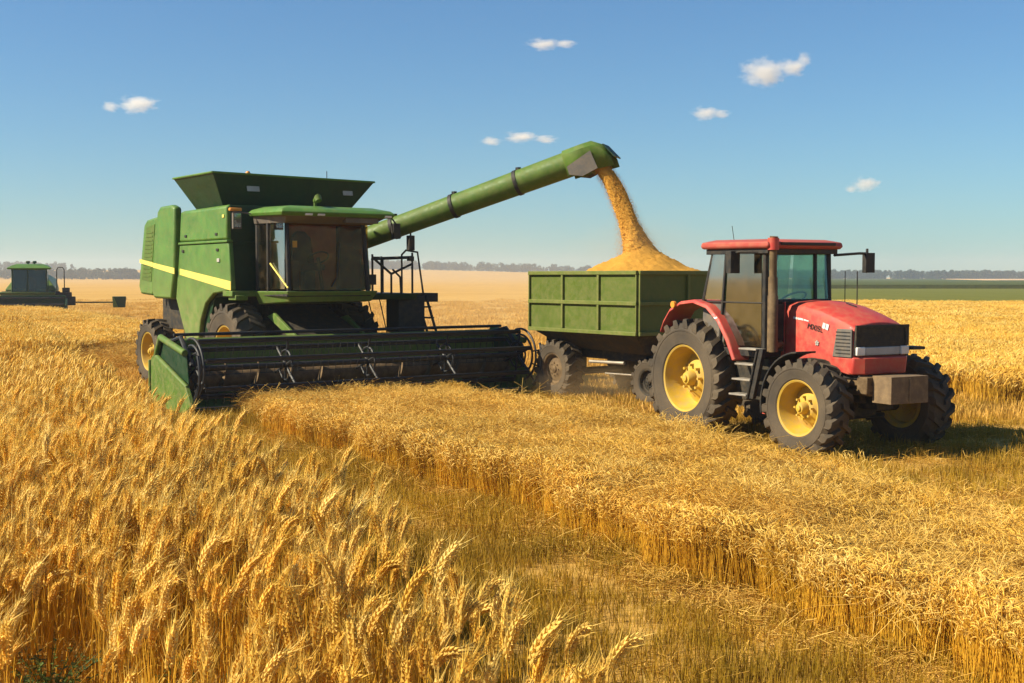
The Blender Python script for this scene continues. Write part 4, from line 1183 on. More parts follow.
for sd in (-1, 1):
    m_ = MB(); m_.bx(-LX, LX, min(sd * LY, sd * (LY - .04)), max(sd * LY, sd * (LY - .04)), Z0, Z1)
    o_ = m_.build('side_panel', M['tr_green'], tl)
    m_ = MB(); panel_frame(m_, -LX, LX, 3, 'y', sd, sd * LY); m_.build('side_frame', M['tr_frame'], o_, bevel=.008)
    m_ = MB(); m_.bx(min(sd * LX, sd * (LX - .04)), max(sd * LX, sd * (LX - .04)), -LY + .042, LY - .042, Z0, Z1)
    o_ = m_.build('end_panel', M['tr_green'], tl)
    m_ = MB(); panel_frame(m_, -LY, LY, 2, 'x', sd, sd * LX); m_.build('end_frame', M['tr_frame'], o_, bevel=.008)
MB().bx(-LX + .042, LX - .042, -LY + .042, LY - .042, Z0, Z0 + .05).build('floor', M['dark'], tl)
mb = MB()
mb.loft([[(-LX + .1, -LY + .05, Z0 - .01), (LX - .1, -LY + .05, Z0 - .01), (LX - .1, LY - .05, Z0 - .01), (-LX + .1, LY - .05, Z0 - .01)], [(-LX + .45, -.7, .98), (LX - .3, -.7, .92), (LX - .3, .7, .92), (-LX + .45, .7, .98)]])
for y_ in (-.5, .5): mb.bx(-LX + .1, LX + .1, y_ - .06, y_ + .06, .78, .95)
mb.bx(-LX + .05, -LX + .2, -.8, .8, .8, 1.25)
for x_ in (-.95, 1.28): mb.tube([(x_, -.6, .5), (x_, .6, .5)], .07, 10); mb.bx(x_ - .25, x_ + .25, -.55, -.45, .55, .8); mb.bx(x_ - .25, x_ + .25, .45, .55, .55, .8)
mb.build('chassis', M['dark'], tl, bevel=.015)
mb = MB(); mb.tube([(-.4, -.62, .72), (.6, -.62, .74)], .03, 8); mb.tube([(-.2, -.4, .50), (.9, -.4, .52)], .022, 8)
mb.build('brake_rod', M['steel'], tl)
mb = MB(); mb.tube([(LX - .2, -.45, .8), (LX + 1.9, -.03, .62)], .05, 8); mb.tube([(LX - .2, .45, .8), (LX + 1.9, .03, .62)], .05, 8); mb.tube([(LX + 1.85, 0, .62), (LX + 2.15, 0, .60)], .045, 8)
mb.build('drawbar', M['rust'], tl)
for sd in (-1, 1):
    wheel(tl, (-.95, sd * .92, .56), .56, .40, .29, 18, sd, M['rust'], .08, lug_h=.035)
    wheel(tl, (1.28, sd * .52, .44), .44, .34, .22, 16, sd, M['dark'], .08, lug_h=.03)  # dark rim colour stands in for the shade under the trailer

# grain heaped in the trailer and grain falling from the spout
def grain_mat(name, a, b):
    m, nt, N, L, p = new_mat(name)
    n1 = noise(nt, 60, 6, 0.8); n2 = noise(nt, 3, 4)
    c = ramp(nt, n1.outputs[0], [(0.3, a), (0.7, b)])
    c = mixc(nt, maprange(nt, n2.outputs[0], 0.35, 0.7, 0, 0.4), c.outputs[0], a)
    L.new(c, p.inputs['Base Color']); p.inputs['Roughness'].default_value = 0.8; p.inputs['Specular IOR Level'].default_value = 0.2
    bu = N.new('ShaderNodeBump'); bu.inputs['Strength'].default_value = 0.8; bu.inputs['Distance'].default_value = 0.03
    L.new(n1.outputs[0], bu.inputs['Height']); L.new(bu.outputs[0], p.inputs['Normal'])
    return m
M['grain'] = grain_mat('wheat_grain', (0.46, 0.215, 0.024), (0.68, 0.37, 0.065))
tu, tL = Vector((math.sin(R(35)), -math.cos(R(35)), 0)), Vector((math.cos(R(35)), math.sin(R(35)), 0))
APX = Vector((2.42, 23.35))
nx, ny = 72, 54
vs, fs = [], []
for i in range(nx):
    for j in range(ny):
        lx = -LX + .05 + (2 * LX - .1) * i / (nx - 1); ly = -LY + .05 + (2 * LY - .1) * j / (ny - 1)
        w_ = Vector((2.2, 23.45, 0)) + tu * lx + tL * ly
        d = math.hypot(w_.x - APX.x, w_.y - APX.y)
        z = 2.30 + .60 * max(0, 1 - d / 1.4) ** 1.2 + .10 * math.exp(-(d / .3) ** 2) - .05 * max(0, d - 1.0) + .012 * math.sin(lx * 9 + ly * 5) + RNG.normal(0, .012)
        vs.append((w_.x, w_.y, z))
for i in range(nx - 1):
    for j in range(ny - 1):
        fs.append((i * ny + j, (i + 1) * ny + j, (i + 1) * ny + j + 1, i * ny + j + 1))
# skirt down to the trailer floor so that the heap is solid
mb = MB(); mb.add(vs, fs)
per = [i * ny for i in range(nx)] + [(nx - 1) * ny + j for j in range(1, ny)] + [i * ny + ny - 1 for i in range(nx - 2, -1, -1)] + [j for j in range(ny - 2, 0, -1)]
base = len(vs)
mb.v += [(vs[i][0], vs[i][1], 1.34) for i in per]
for k in range(len(per)):
    k2 = (k + 1) % len(per); mb.f.append((per[k], per[k2], base + k2, base + k)); mb.mi.append(0)
mb.f.append(tuple(base + k for k in range(len(per)))); mb.mi.append(0)
hp = mb.build('grain_heap', M['grain'], smooth=60)
tag(hp, 'heap of golden wheat grain filling the green trailer', 'grain', kind='stuff')
# stream: solid rope of grain plus loose kernels round it
P0 = Vector((1.56, 23.86, 4.46)); P1 = Vector((APX.x, APX.y, 2.62))
def stream(s):  # falling path
    return Vector((P0.x + (P1.x - P0.x) * s ** .62, P0.y + (P1.y - P0.y) * s, P0.z + (P1.z - P0.z) * s))
def srad(s): return .215 + .045 * s + 1.15 * max(0, s - .58) ** 1.7
mb = MB(); n_ = 40; m_ = 70
vs, fs = [], []
for i in range(m_ + 1):
    s_ = i / m_; c = stream(s_)
    for k in range(n_):
        a = 2 * math.pi * k / n_
        rr_ = srad(s_) * .74 * (1 + .08 * math.sin(a * 3 + s_ * 9) + RNG.normal(0, .04))
        vs.append((c.x + rr_ * math.cos(a), c.y + rr_ * math.sin(a), c.z))
for i in range(m_):
    for k in range(n_):
        k2 = (k + 1) % n_; fs.append((i * n_ + k, i * n_ + k2, (i + 1) * n_ + k2, (i + 1) * n_ + k))
mb.add(vs, fs); mb.f += [tuple(range(n_))[::-1], tuple(m_ * n_ + k for k in range(n_))]; mb.mi += [0, 0]
for q in range(26000):
    s_ = RNG.random(); c = stream(s_); a = RNG.uniform(0, 6.283)
    rr_ = srad(s_) * (0.62 + abs(RNG.normal(0, .24)))
    p = c + Vector((rr_ * math.cos(a), rr_ * math.sin(a), RNG.normal(0, .02)))
    e = RNG.uniform(.0035, .0075)
    d = Vector(RNG.normal(0, 1, 3)).normalized() * e; w_ = d.cross(Vector(RNG.normal(0, 1, 3))).normalized() * e * .6; u_ = d.cross(w_).normalized() * e * .6
    mb.add([p + d, p - d, p + w_, p - w_ * .5 + u_ * .8, p - w_ * .5 - u_ * .8], [(0, 2, 3), (0, 3, 4), (0, 4, 2), (1, 3, 2), (1, 4, 3), (1, 2, 4)])
st = mb.build('grain_stream', M['grain'], smooth=0)
tag(st, 'stream of wheat grain pouring from the auger spout into the trailer', 'grain', kind='stuff')

# ---------------------------------------------------------------- tractor
tr = empty('tractor', (3.28, 18.44, 0), head(29))
tag(tr, 'red tractor with yellow wheel rims and glazed cab on the mown lane', 'tractor')
wheel(tr, (0, -.72, .84), .86, .48, .47, 22, -1, M['yellow'], .30, lug_h=.05)
wheel(tr, (0, .86, .84), .86, .48, .47, 22, 1, M['yellow'], .30, lug_h=.05)
wheel(tr, (2.36, -.72, .62), .64, .40, .35, 18, -1, M['yellow'], .24, R(3), lug_h=.045)
wheel(tr, (2.36, 1.08, .62), .64, .40, .35, 18, 1, M['yellow'], .24, R(3), lug_h=.045)
HC = .06
mb = MB()
mb.bx(-.35, 1.0, HC - .3, HC + .3, .62, 1.25); mb.bx(.9, 2.75, HC - .24, HC + .24, .68, 1.22); mb.tube([(0, -.6, .84), (0, .75, .84)], .15, 12)
mb.tube([(2.36, -.62, .60), (2.36, .85, .60)], .09, 10); mb.bx(2.15, 2.6, HC - .2, HC + .2, .5, .8); mb.bx(2.6, 2.95, HC - .14, HC + .14, .6, .95)
mb.bx(.5, 1.5, -.62, -.25, .6, 1.2); mb.bx(.5, 1.5, .4, .75, .6, 1.2)
mb.tube([(2.3, -.45, .45), (2.3, .7, .45)], .035, 8)
mb.build('chassis', M['dark'], tr, bevel=.02)
mb = MB(); mb.tube([(-.3, HC, .6), (-1.0, HC, .58)], .05, 8); mb.tube([(-.2, HC - .35, .75), (-.9, HC - .42, .62)], .035, 8); mb.tube([(-.2, HC + .35, .75), (-.9, HC + .42, .62)], .035, 8); mb.tube([(-.2, HC - .3, 1.2), (-.75, HC - .35, 1.1), (-.85, HC - .42, .65)], .03, 8)
mb.build('hitch', M['rust'], tr)

def hood_sec(x, w, zb, zt, sh=.13, cr=.03):
    return [(x, HC - w, zb), (x, HC - w, zt - sh), (x, HC - w * .93, zt - sh * .35), (x, HC - w * .72, zt), (x, HC - w * .3, zt + cr * .8), (x, HC, zt + cr), (x, HC + w * .3, zt + cr * .8), (x, HC + w * .72, zt), (x, HC + w * .93, zt - sh * .35), (x, HC + w, zt - sh), (x, HC + w, zb)]
mb = MB()
mb.loft([hood_sec(1.60, .49, 1.22, 1.965), hood_sec(1.95, .49, 1.20, 1.955), hood_sec(2.25, .48, 1.15, 1.90), hood_sec(2.55, .475, 1.10, 1.81), hood_sec(2.76, .47, 1.06, 1.735), hood_sec(2.84, .45, 1.06, 1.69, .10)])
hood = mb.build('hood', M['red'], tr, bevel=.012, smooth=50)
mb = MB()  # raised crease along the bonnet edge and slot on top
mb.box((2.28, HC + .05, 1.932), (.16, .012, .012), (0, .28, .3)); mb.build('hood_slot', M['black'], hood)
# grille wraps round the nose
mb = MB()
mb.prism([(HC - .462, 1.30), (HC - .44, 1.66), (HC + .44, 1.66), (HC + .462, 1.30)], 2.842, 2.875, axis='x')
gr = mb.build('grille', M['black'], tr, bevel=.01)
mb = MB()
for k in range(9):
    z = 1.44 + k * .024
    mb.bx(2.876, 2.881, HC - .38, HC + .38, z, z + .008)
mb.bx(2.874, 2.90, HC - .46, HC + .46, 1.655, 1.69); mb.bx(2.874, 2.895, HC - .46, HC - .40, 1.42, 1.655); mb.bx(2.874, 2.895, HC + .40, HC + .46, 1.42, 1.655)
mb.build('grille_mesh', M['dark'], gr)
for sd in (-1, 1):
    m_ = MB(); y_ = HC + sd * .476
    m_.prism([(2.50, 1.28), (2.58, 1.64), (2.84, 1.64), (2.84, 1.28)], y_ - .012, y_ + .012)
    sg = m_.build('side_grille', M['liner'], tr, bevel=.006)
    m_ = MB()
    for k in range(7): m_.bx(2.56 + .0, 2.82, y_ + sd * .012 - .003, y_ + sd * .012 + .003, 1.32 + k * .045, 1.335 + k * .045)
    m_.build('louver', M['black'], sg)
for y0_, y1_ in ((HC - .455, HC - .31), (HC + .31, HC + .455)):
    MB().bx(2.874, 2.91, y0_, y1_, 1.305, 1.415).build('headlight', M['lamp'], tr, bevel=.012)
MB().bx(2.874, 2.90, HC - .30, HC + .30, 1.305, 1.41).build('nose_trim', M['plate'], tr, bevel=.012)
mb = MB()
mb.loft([[(2.3, HC - .47, 1.12), (2.84, HC - .47, 1.06), (2.93, HC - .34, 1.06), (2.93, HC + .34, 1.06), (2.84, HC + .47, 1.06), (2.3, HC + .47, 1.12)],
         [(2.3, HC - .48, 1.27), (2.86, HC - .475, 1.285), (2.95, HC - .36, 1.285), (2.95, HC + .36, 1.285), (2.86, HC + .475, 1.285), (2.3, HC + .48, 1.27)]])
mb.build('bumper', M['red'], tr, bevel=.02)
MB().bx(2.25, 2.9, HC - .40, HC + .40, 1.0, 1.055).build('nose_tray', M['black'], tr, bevel=.01)
mb = MB(); mb.bx(3.02, 3.34, HC - .30, HC + .34, .72, 1.06); mb.bx(3.345, 3.352, HC + .00, HC + .03, .74, 1.04)
wgt = mb.build('front_weight', M['weight'], tr, bevel=.02)
mb = MB(); mb.bx(2.55, 3.03, HC - .38, HC - .26, .92, 1.0); mb.bx(2.6, 3.03, HC - .36, HC - .27, .80, .87); mb.bx(2.85, 3.03, HC - .40, HC - .2, .82, 1.04); mb.bx(2.55, 3.03, HC + .26, HC + .38, .88, .98)
mb.build('weight_bracket', M['rust'], tr, bevel=.012)
mb = MB(); mb.bx(2.7, 2.95, HC + .48, HC + .70, 1.36, 1.40); mb.build('light_bracket', M['black'], tr, bevel=.008)
# decals on the bonnet side
dec = MB(); yd = HC - .489
for x_, z_, w_, h_ in ((1.80, 1.755, .07, .028), (1.865, 1.748, .04, .024), (1.92, 1.742, .07, .024), (1.985, 1.733, .035, .02), (2.03, 1.725, .06, .016)):
    dec.box((x_, yd - .003, z_), (w_, .004, h_), (0, .16, 0))
dec.build('white_decal', M['white'], hood)
dec = MB()
for x_, y_ in ((2.34, 1.668), (2.40, 1.655)): dec.box((x_, yd - .003 + .006, y_), (.05, .004, .075), (0, .3, 0))
dec.build('white_decal', M['white'], hood)
def text_mesh(name, body, size, mat, parent, loc, rot, ext=.002):
    cu = bpy.data.curves.new(name + '_text', 'FONT'); cu.body = body; cu.size = size; cu.extrude = ext; cu.shear = .15
    to = bpy.data.objects.new(name + '_text', cu); COL.objects.link(to)
    dg = bpy.context.evaluated_depsgraph_get()
    me = bpy.data.meshes.new_from_object(to.evaluated_get(dg))
    bpy.data.objects.remove(to)
    me.materials.clear(); me.materials.append(mat)
    o = bpy.data.objects.new(name, me); COL.objects.link(o); o.parent = parent; o.location = loc; o.rotation_euler = rot
    return o
text_mesh('hood_lettering', 'MXISL', .105, M['black'], hood, (2.03, yd - .005, 1.628), (math.pi / 2, R(9), 0))
mb = MB()
for k in range(5):
    a = k * 2 * math.pi / 5 + .3
    mb.box((2.22 + .018 * math.cos(a), yd - .003, 1.44 + .018 * math.sin(a)), (.034, .004, .022), (0, -a, 0))
mb.build('flower_emblem', M['plate'], hood)
# firewall strip and front mudguards
mb = MB(); mb.prism([(1.50, 1.15), (1.50, 1.95), (1.62, 1.97), (1.60, 1.15)], HC - .515, HC - .495); mb.build('hood_side_trim', M['red'], tr, bevel=.005)
for yc in (-.72, 1.08):
    mb = MB(); n_ = 14; secs = []
    for i in range(n_ + 1):
        a = R(92) + (R(190) - R(92)) * i / n_
        q = []
        for rr_ in (.70, .725):
            for y_ in ((yc - .17, yc + .17) if rr_ == .70 else (yc + .17, yc - .17)):
                q.append((2.36 + rr_ * math.cos(a), y_, .62 + rr_ * math.sin(a)))
        secs.append(q)
    mb.loft(secs); mb.build('front_mudguard', M['black'], tr, bevel=.006)
# rear fenders
for sd, yc in ((-1, -.72), (1, .86)):
    mb = MB(); secs = []; inner = yc - sd * .30; outer = yc + sd * .14
    pts = [(-.62, 1.48), (-.55, 1.62), (-.40, 1.79), (-.15, 1.90), (.15, 1.93), (.45, 1.86), (.70, 1.68), (.90, 1.42), (1.04, 1.16)]
    for i, (x_, z_) in enumerate(pts):
        c_ = Vector((x_, 0, z_ - .9)); nn_ = c_.normalized() * .05
        secs.append([(x_, inner, z_), (x_, outer, z_), (x_ + nn_.x * .2, outer + sd * .03, z_ + nn_.z * .2 - .01), (x_ + nn_.x, outer, z_ + nn_.z), (x_ + nn_.x, inner, z_ + nn_.z)])
    mb.loft(secs)
    fd = mb.build('rear_fender', M['red'], tr, bevel=.01, smooth=50)
    m_ = MB(); m_.tube([(-.28, outer + sd * .02, 1.90), (-.28, outer + sd * .06, 1.90)], .05, 12); m_.build('marker_lamp', M['amber'], fd)
# cab
CY0, CY1 = -.74, .46
mb = MB()
for p0, p1, rr_ in (((.20, CY0 + .02, 1.93), (.42, CY0 + .03, 2.66), .035), ((.20, CY1 - .02, 1.93), (.42, CY1 - .03, 2.66), .035),
                    ((.60, CY0, 1.35), (.72, CY0 + .01, 2.66), .024), ((1.52, CY0 + .03, 1.30), (1.50, CY0 + .05, 2.66), .045), ((1.52, CY1 - .03, 1.30), (1.50, CY1 - .05, 2.66), .045),
                    ((1.58, HC + .06, 1.93), (1.52, HC + .10, 2.66), .028)):
    mb.tube([p0, p1], rr_, 8)
mb.bx(.15, 1.55, CY0, CY1, 1.22, 1.32); mb.bx(.15, .7, CY0 + .05, CY1 - .05, 1.3, 1.5)
mb.tube([(.2, CY0 + .02, 1.94), (.2, CY1 - .02, 1.94)], .03); mb.tube([(1.55, CY0 + .04, 1.97), (1.55, CY1 - .04, 1.97)], .035)
mb.bx(1.44, 1.60, CY0 + .04, CY1 - .04, 1.3, 1.94)
mb.tube([(.22, CY0, 1.95), (1.5, CY0, 1.95)], .012, 6)
cabt = mb.build('cab', M['black'], tr, bevel=.006)
mb = MB()
mb.loft([[(.26, CY0 - .05, 2.69), (1.64, CY0 - .05, 2.68), (1.64, CY1 + .05, 2.68), (.26, CY1 + .05, 2.69)], [(.24, CY0 - .08, 2.72), (1.68, CY0 - .07, 2.71), (1.68, CY1 + .07, 2.71), (.24, CY1 + .08, 2.72)],
         [(.27, CY0 - .08, 2.78), (1.66, CY0 - .06, 2.77), (1.66, CY1 + .06, 2.77), (.27, CY1 + .08, 2.78)], [(.40, CY0 + .08, 2.82), (1.5, CY0 + .1, 2.81), (1.5, CY1 - .1, 2.81), (.40, CY1 - .08, 2.82)]])
mb.build('cab_roof', M['red_dusty'], cabt, bevel=.015, smooth=50)
mb = MB(); mb.bx(1.655, 1.695, CY0 + .16, CY1 - .08, 2.725, 2.765); mb.bx(.3, 1.62, CY0 - .02, CY1 + .02, 2.615, 2.688); mb.build('roof_vent', M['black'], cabt, bevel=.006)
mb = MB(); mb.prism([(1.565, 2.0), (1.575, 2.0), (1.525, 2.62), (1.515, 2.62)], CY0 + .1, CY1 - .1); mb.build('windshield', M['glass'], cabt, smooth=0)
for y_ in (CY0 + .002, CY1 - .012):
    mb = MB(); mb.prism([(.68, 1.36), (.77, 2.62), (1.47, 2.62), (1.48, 1.36)], y_, y_ + .01); mb.build('door', M['glass_grey'] if y_ < 0 else M['glass'], cabt, smooth=0)
    mb = MB(); mb.prism([(.25, 1.98), (.43, 2.62), (.70, 2.62), (.63, 1.98)], y_, y_ + .01); mb.build('side_window', M['glass_blue'] if y_ < 0 else M['glass'], cabt, smooth=0)
mb = MB(); mb.prism([(.21, 1.98), (.22, 1.98), (.42, 2.62), (.41, 2.62)], CY0 + .06, CY1 - .06); mb.build('rear_window', M['glass'], cabt, smooth=0)
mb = MB(); mb.prism([(.66, 1.33), (.68, 1.94), (.2, 1.94), (.18, 1.5), (.45, 1.33)], CY0 + .016, CY0 + .03); mb.build('lower_panel', M['liner'], cabt)
mb = MB(); mb.bx(.62, 1.0, HC - .22, HC + .18, 1.62, 1.74); mb.loft([[(.56, HC - .22, 1.7), (.68, HC - .22, 1.7), (.68, HC + .18, 1.7), (.56, HC + .18, 1.7)], [(.46, HC - .19, 2.2), (.56, HC - .19, 2.2), (.56, HC + .15, 2.2), (.46, HC + .15, 2.2)], [(.46, HC - .1, 2.32), (.53, HC - .1, 2.32), (.53, HC + .06, 2.32), (.46, HC + .06, 2.32)]]); mb.bx(.7, .9, HC - .14, HC + .1, 1.32, 1.62)
mb.build('seat', M['seat'], cabt, bevel=.03)
mb = MB(); cc = Vector((1.22, HC - .02, 2.0)); ax = Vector((-.5, 0, .87)).normalized(); q1 = ax.cross(Vector((0, 1, 0))).normalized()
mb.tube([cc + (q1 * math.cos(a) + Vector((0, 1, 0)) * math.sin(a)) * .19 for a in np.linspace(0, 2 * math.pi, 25)], .015, 6); mb.tube([cc, (1.42, HC - .02, 1.5)], .035, 8)
mb.build('steering_wheel', M['black'], cabt)
# exhaust
mb = MB(); mb.tube([(1.66, -.70, 1.30), (1.66, -.70, 2.05), (1.66, -.70, 2.06), (1.66, -.70, 2.30)], [.07, .07, .062, .062], 16)
mb.tube([(1.66, -.70, 2.28), (1.66, -.70, 2.74), (1.67, -.70, 2.84)], [.05, .05, .055], 16)
mb.tube([(1.60, -.50, 1.4), (1.66, -.70, 1.38)], .05, 8)
mb.build('exhaust_pipe', M['rust'], tr, smooth=50)
mb = MB(); mb.tube([(1.66, -.70, 2.66), (1.66, -.70, 2.82)], .075, 16); mb.build('exhaust_cap', M['red'], tr, smooth=50)
# mirrors
mb = MB(); mb.box((1.17, -.98, 2.50), (.10, .16, .30)); mb.tube([(1.45, -.78, 2.62), (1.3, -.95, 2.64), (1.17, -.98, 2.62)], .016)
m1 = mb.build('mirror', M['black'], tr, bevel=.025)
MB().box((1.118, -.98, 2.50), (.006, .12, .24)).build('mirror_face', M['mirror'], m1)
mb = MB(); mb.tube([(1.55, CY1 + .02, 2.60), (1.55, .95, 2.63), (1.52, 1.14, 2.63)], .02, 8); mb.box((1.52, 1.16, 2.50), (.08, .17, .28)); mb.tube([(1.52, 1.13, 2.6), (1.52, 1.13, 2.7)], .02)
mb.build('mirror', M['black'], tr, bevel=.025)
mb = MB(); mb.tube([(2.0, HC + .42, 1.9), (2.0, HC + .42, 2.38)], .008, 5); mb.tube([(1.75, HC + .44, 1.9), (1.75, HC + .44, 2.38)], .006, 5); mb.build('antenna', M['black'], tr)
MB().tube([(.6, -.5, 2.8), (.55, -.5, 3.02)], .005, 5).build('roof_antenna', M['black'], tr)
# steps, tank
mb = MB()
mb.prism([(1.56, 1.34), (1.66, 1.34), (1.46, .66), (1.36, .66)], -.86, -.80)
mb.tube([(1.56, -.87, 1.34), (1.36, -.87, .66)], .018, 6)
mb.build('step_frame', M['black'], tr, bevel=.005)
for k, (x0_, x1_, z_) in enumerate(((1.0, 1.36, .70), (1.06, 1.44, .91), (1.12, 1.5, 1.12), (1.2, 1.56, 1.33))):
    mb = MB(); mb.bx(x0_, x1_, -.90, -.72, z_ - .012, z_ + .012); mb.build('step', M['steel'], tr, bevel=.004)
MB().prism([(1.42, .45), (1.42, .72), (1.62, .72), (1.55, .45)], -.66, -.62).build('mud_flap', M['red'], tr)

# ---------------------------------------------------------------- far trees
def tree_src(cl, nm, h, mats, rr):
    mb = MB()
    mb.tube([(0, 0, 0), (rr.uniform(-.1, .1), 0, h * .3), (rr.uniform(-.2, .2), .1, h * .6)], [h * .03, h * .022, h * .01], 6)
    for q in range(7):
        a = rr.uniform(0, 6.28); z0 = h * rr.uniform(.25, .5)
        mb.tube([(0, 0, z0), (math.cos(a) * h * .2, math.sin(a) * h * .2, z0 + h * .18)], [h * .012, h * .005], 5)
    lobes = [(rr.gauss(0, .2) * h, rr.gauss(0, .2) * h, h * rr.uniform(.20, .84), h * rr.uniform(.12, .22)) for _ in range(9)]
    for lx, ly, lz, lr in lobes:
        for q in range(110):
            d = Vector((rr.gauss(0, 1), rr.gauss(0, 1), rr.gauss(0, .85))).normalized() * lr * rr.uniform(.55, 1.05)
            c = Vector((lx, ly, lz)) + d
            n_ = Vector((rr.gauss(0, 1), rr.gauss(0, 1), rr.gauss(0, 1))).normalized()
            u_ = n_.orthogonal().normalized() * h * rr.uniform(.025, .05); w_ = n_.cross(u_) * rr.uniform(.6, 1)
            mb.add([c - u_, c - w_, c + u_, c + w_], [(0, 1, 2, 3)], 1)
    src_obj(cl, nm, mb, mats)
M['bark'] = paint('bark', (0.08, 0.06, 0.04), 0.9, 0.1)
M['foliage'] = straw_mat('tree_foliage', [(0.025, 0.045, 0.018), (0.045, 0.062, 0.024), (0.035, 0.050, 0.02)], 0.25, 0.3)
c_tree = coll('trees')
rr = random.Random(5)
for i in range(6): tree_src(c_tree, 'tree_%02d' % i, 6.0, [M['bark'], M['foliage']], rr)
def treeline(name, xs, ys, smin, smax, label, zoff=None):
    n = len(xs)
    rot = np.stack([np.zeros(n), np.zeros(n), RNG.uniform(-3, 3, n)], -1)
    s = RNG.uniform(smin, smax, n)
    scl = np.stack([s * RNG.uniform(.9, 1.4, n), s * RNG.uniform(.9, 1.4, n), s], -1)
    z = hill(xs, ys) - .3
    return scatter(name, np.stack([xs, ys, z], -1), rot, scl, RNG.integers(0, 6, n), c_tree, label, 'treeline')
n = 430
xs = np.sort(RNG.uniform(150, 560, n)); ys = RNG.uniform(905, 960, n)
treeline('treeline', xs, ys, 0.9, 1.35, 'long distant row of blue green trees on the right horizon')
xs = RNG.uniform(-360, -215, 240); ys = RNG.uniform(700, 790, 240)
treeline('treeline', xs, ys, .6, 1.15, 'hazy clump of trees on the horizon beside the far combine')
xs = RNG.uniform(-620, -360, 130); ys = RNG.uniform(980, 1040, 130)
treeline('treeline', xs, ys, .8, 1.3, 'low hazy trees at the extreme left horizon behind the far combine')
xs = RNG.uniform(-160, 130, 260); ys = RNG.uniform(1080, 1180, 260)
treeline('treeline', xs, ys, .7, 1.5, 'dusty low wood on the horizon between combine and trailer')

# ---------------------------------------------------------------- haze and dust
def volume_box(name, lo, hi, mat, label, cat):
    mb = MB(); mb.bx(lo[0], hi[0], lo[1], hi[1], lo[2], hi[2])
    o = mb.build(name, mat, smooth=0)
    return tag(o, label, cat, kind='stuff')
def vol_mat(name, color, density, aniso=0.0):
    m = bpy.data.materials.new(name); m.use_nodes = True
    nt = m.node_tree; nt.nodes.remove(nt.nodes['Principled BSDF'])
    v = nt.nodes.new('ShaderNodeVolumePrincipled')
    v.inputs['Color'].default_value = (*color, 1); v.inputs['Density'].default_value = density; v.inputs['Anisotropy'].default_value = aniso
    nt.links.new(v.outputs[0], nt.nodes['Material Output'].inputs['Volume'])
    return m, nt, v
HAZE = 0.00045
if HAZE:
    m, nt, v = vol_mat('haze_air', (0.80, 0.88, 1.0), HAZE, 0.2)
    volume_box('haze', (-1500, -60, -1.5), (1700, 1600, 24), m, 'thin pale summer haze over the whole field', 'haze')

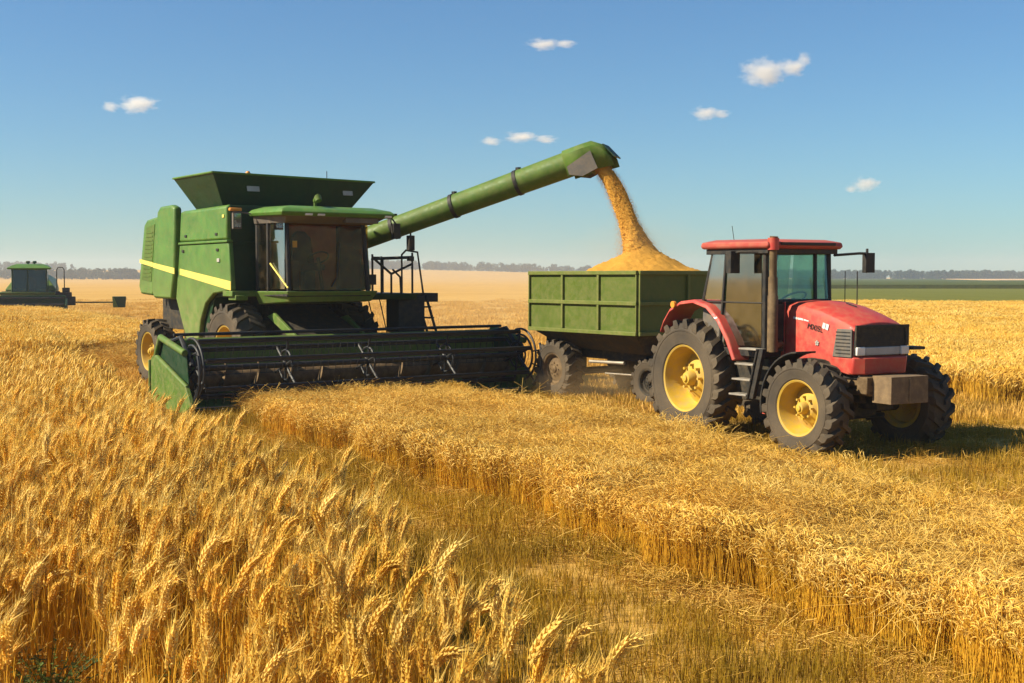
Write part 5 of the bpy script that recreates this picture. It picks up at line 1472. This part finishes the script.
def puff(name, c, rad, density, color, scale, thr, label, cat, kind, grp=None, aniso=0.0, lobes=None):
    """soft volume: noise shaped inside an ellipsoid"""
    m, nt, v = vol_mat(name + '_vapour', color, density, aniso)
    N, L = nt.nodes, nt.links
    tc = N.new('ShaderNodeTexCoord')
    n = N.new('ShaderNodeTexNoise'); n.inputs['Scale'].default_value = scale; n.inputs['Detail'].default_value = 5; n.inputs['Roughness'].default_value = 0.6
    L.new(tc.outputs['Object'], n.inputs['Vector'])
    best = None
    for (lx, ly, lz, lr) in (lobes or [(0, 0, 0, 1)]):
        sub = N.new('ShaderNodeVectorMath'); sub.operation = 'SUBTRACT'; sub.inputs[1].default_value = (lx, ly, lz)
        L.new(tc.outputs['Object'], sub.inputs[0])
        ln = N.new('ShaderNodeVectorMath'); ln.operation = 'LENGTH'; L.new(sub.outputs[0], ln.inputs[0])
        f = maprange(nt, ln.outputs['Value'], 0, lr, 1, 0)
        if best is None: best = f
        else:
            mx = N.new('ShaderNodeMath'); mx.operation = 'MAXIMUM'; L.new(best, mx.inputs[0]); L.new(f, mx.inputs[1]); best = mx.outputs[0]
    ad = N.new('ShaderNodeMath'); ad.operation = 'ADD'
    L.new(best, ad.inputs[0]); L.new(maprange(nt, n.outputs[0], 0, 1, -.75, .75), ad.inputs[1])
    d = maprange(nt, ad.outputs[0], thr, thr + .8, 0, density)
    # fade fully before the shell of the ellipsoid
    ln = N.new('ShaderNodeVectorMath'); ln.operation = 'LENGTH'; L.new(tc.outputs['Object'], ln.inputs[0])
    ed = maprange(nt, ln.outputs['Value'], .75, .98, 1, 0)
    mu = N.new('ShaderNodeMath'); mu.operation = 'MULTIPLY'; L.new(d, mu.inputs[0]); L.new(ed, mu.inputs[1])
    L.new(mu.outputs[0], v.inputs['Density'])
    mb = MB()
    mb.lathe([(math.sin(a) + 1e-4, -math.cos(a)) for a in np.linspace(0, math.pi, 13)], 24)
    o = mb.build(name, m, smooth=0, loc=c); o.scale = rad
    tag(o, label, cat, grp, kind)
    return o
P_ = math.atan(64.5 / F)
def sky_point(px, py, d):
    dx, dz = (px - 512) / F, -(py - 341.5) / F
    v = Vector((dx, math.cos(P_) + dz * math.sin(P_), -math.sin(P_) + dz * math.cos(P_)))
    return Vector((0, 0, 2.3)) + v * d
D = 3000.0; k = D / F
for px, py, w, h, lobes, lab in (
    (776, 69, 46, 20, [(-.25, 0, -.1, .75), (.35, 0, .05, .5), (.62, 0, .38, .34)], 'brightest and largest white cloud, with a small lobe on its right'),
    (134, 104, 38, 13, [(.1, 0, 0, .75), (-.6, 0, -.15, .4)], 'small white cloud high above the grain tank on the left'),
    (547, 44, 36, 9, [(-.1, 0, 0, .7), (.5, 0, 0, .5)], 'thin flat white cloud highest in the sky'),
    (706, 113, 30, 10, [(0, 0, 0, .75), (.5, 0, -.1, .5)], 'small white cloud right of the auger spout below the largest cloud'),
    (521, 138, 46, 11, [(0, 0, .1, .55), (-.65, 0, -.2, .4), (.55, 0, -.1, .4)], 'white cloud just above the auger tube with faint wisps each side'),
    (866, 184, 28, 11, [(0, 0, 0, .75), (-.5, 0, -.3, .4)], 'low small cloud above the tractor mirror'),
):
    puff('cloud', sky_point(px, py, D), (w * k, w * k * .7, h * k * 1.4), 0.06, (1, 1, 1), 3.4, .34, lab, 'cloud', 'thing', 'small white clouds in the blue sky', .3, lobes)
puff('dust_cloud', (-1.0, 45, 1.2), (10, 12, 3.2), 0.035, (0.86, 0.70, 0.46), 1.8, .45, 'tan dust drifting over the field behind the combine', 'dust', 'stuff')
puff('dust_cloud', (2.2, 23.4, 2.9), (2.0, 1.5, .95), 0.16, (0.86, 0.68, 0.44), 2.0, .34, 'faint dust hanging over the heaped grain', 'dust', 'stuff')
puff('dust_cloud', (1.7, 23.2, .35), (2.6, 2.0, .9), 0.40, (0.80, 0.60, 0.34), 2.2, .40, 'dust rising round the trailer wheels', 'dust', 'stuff')
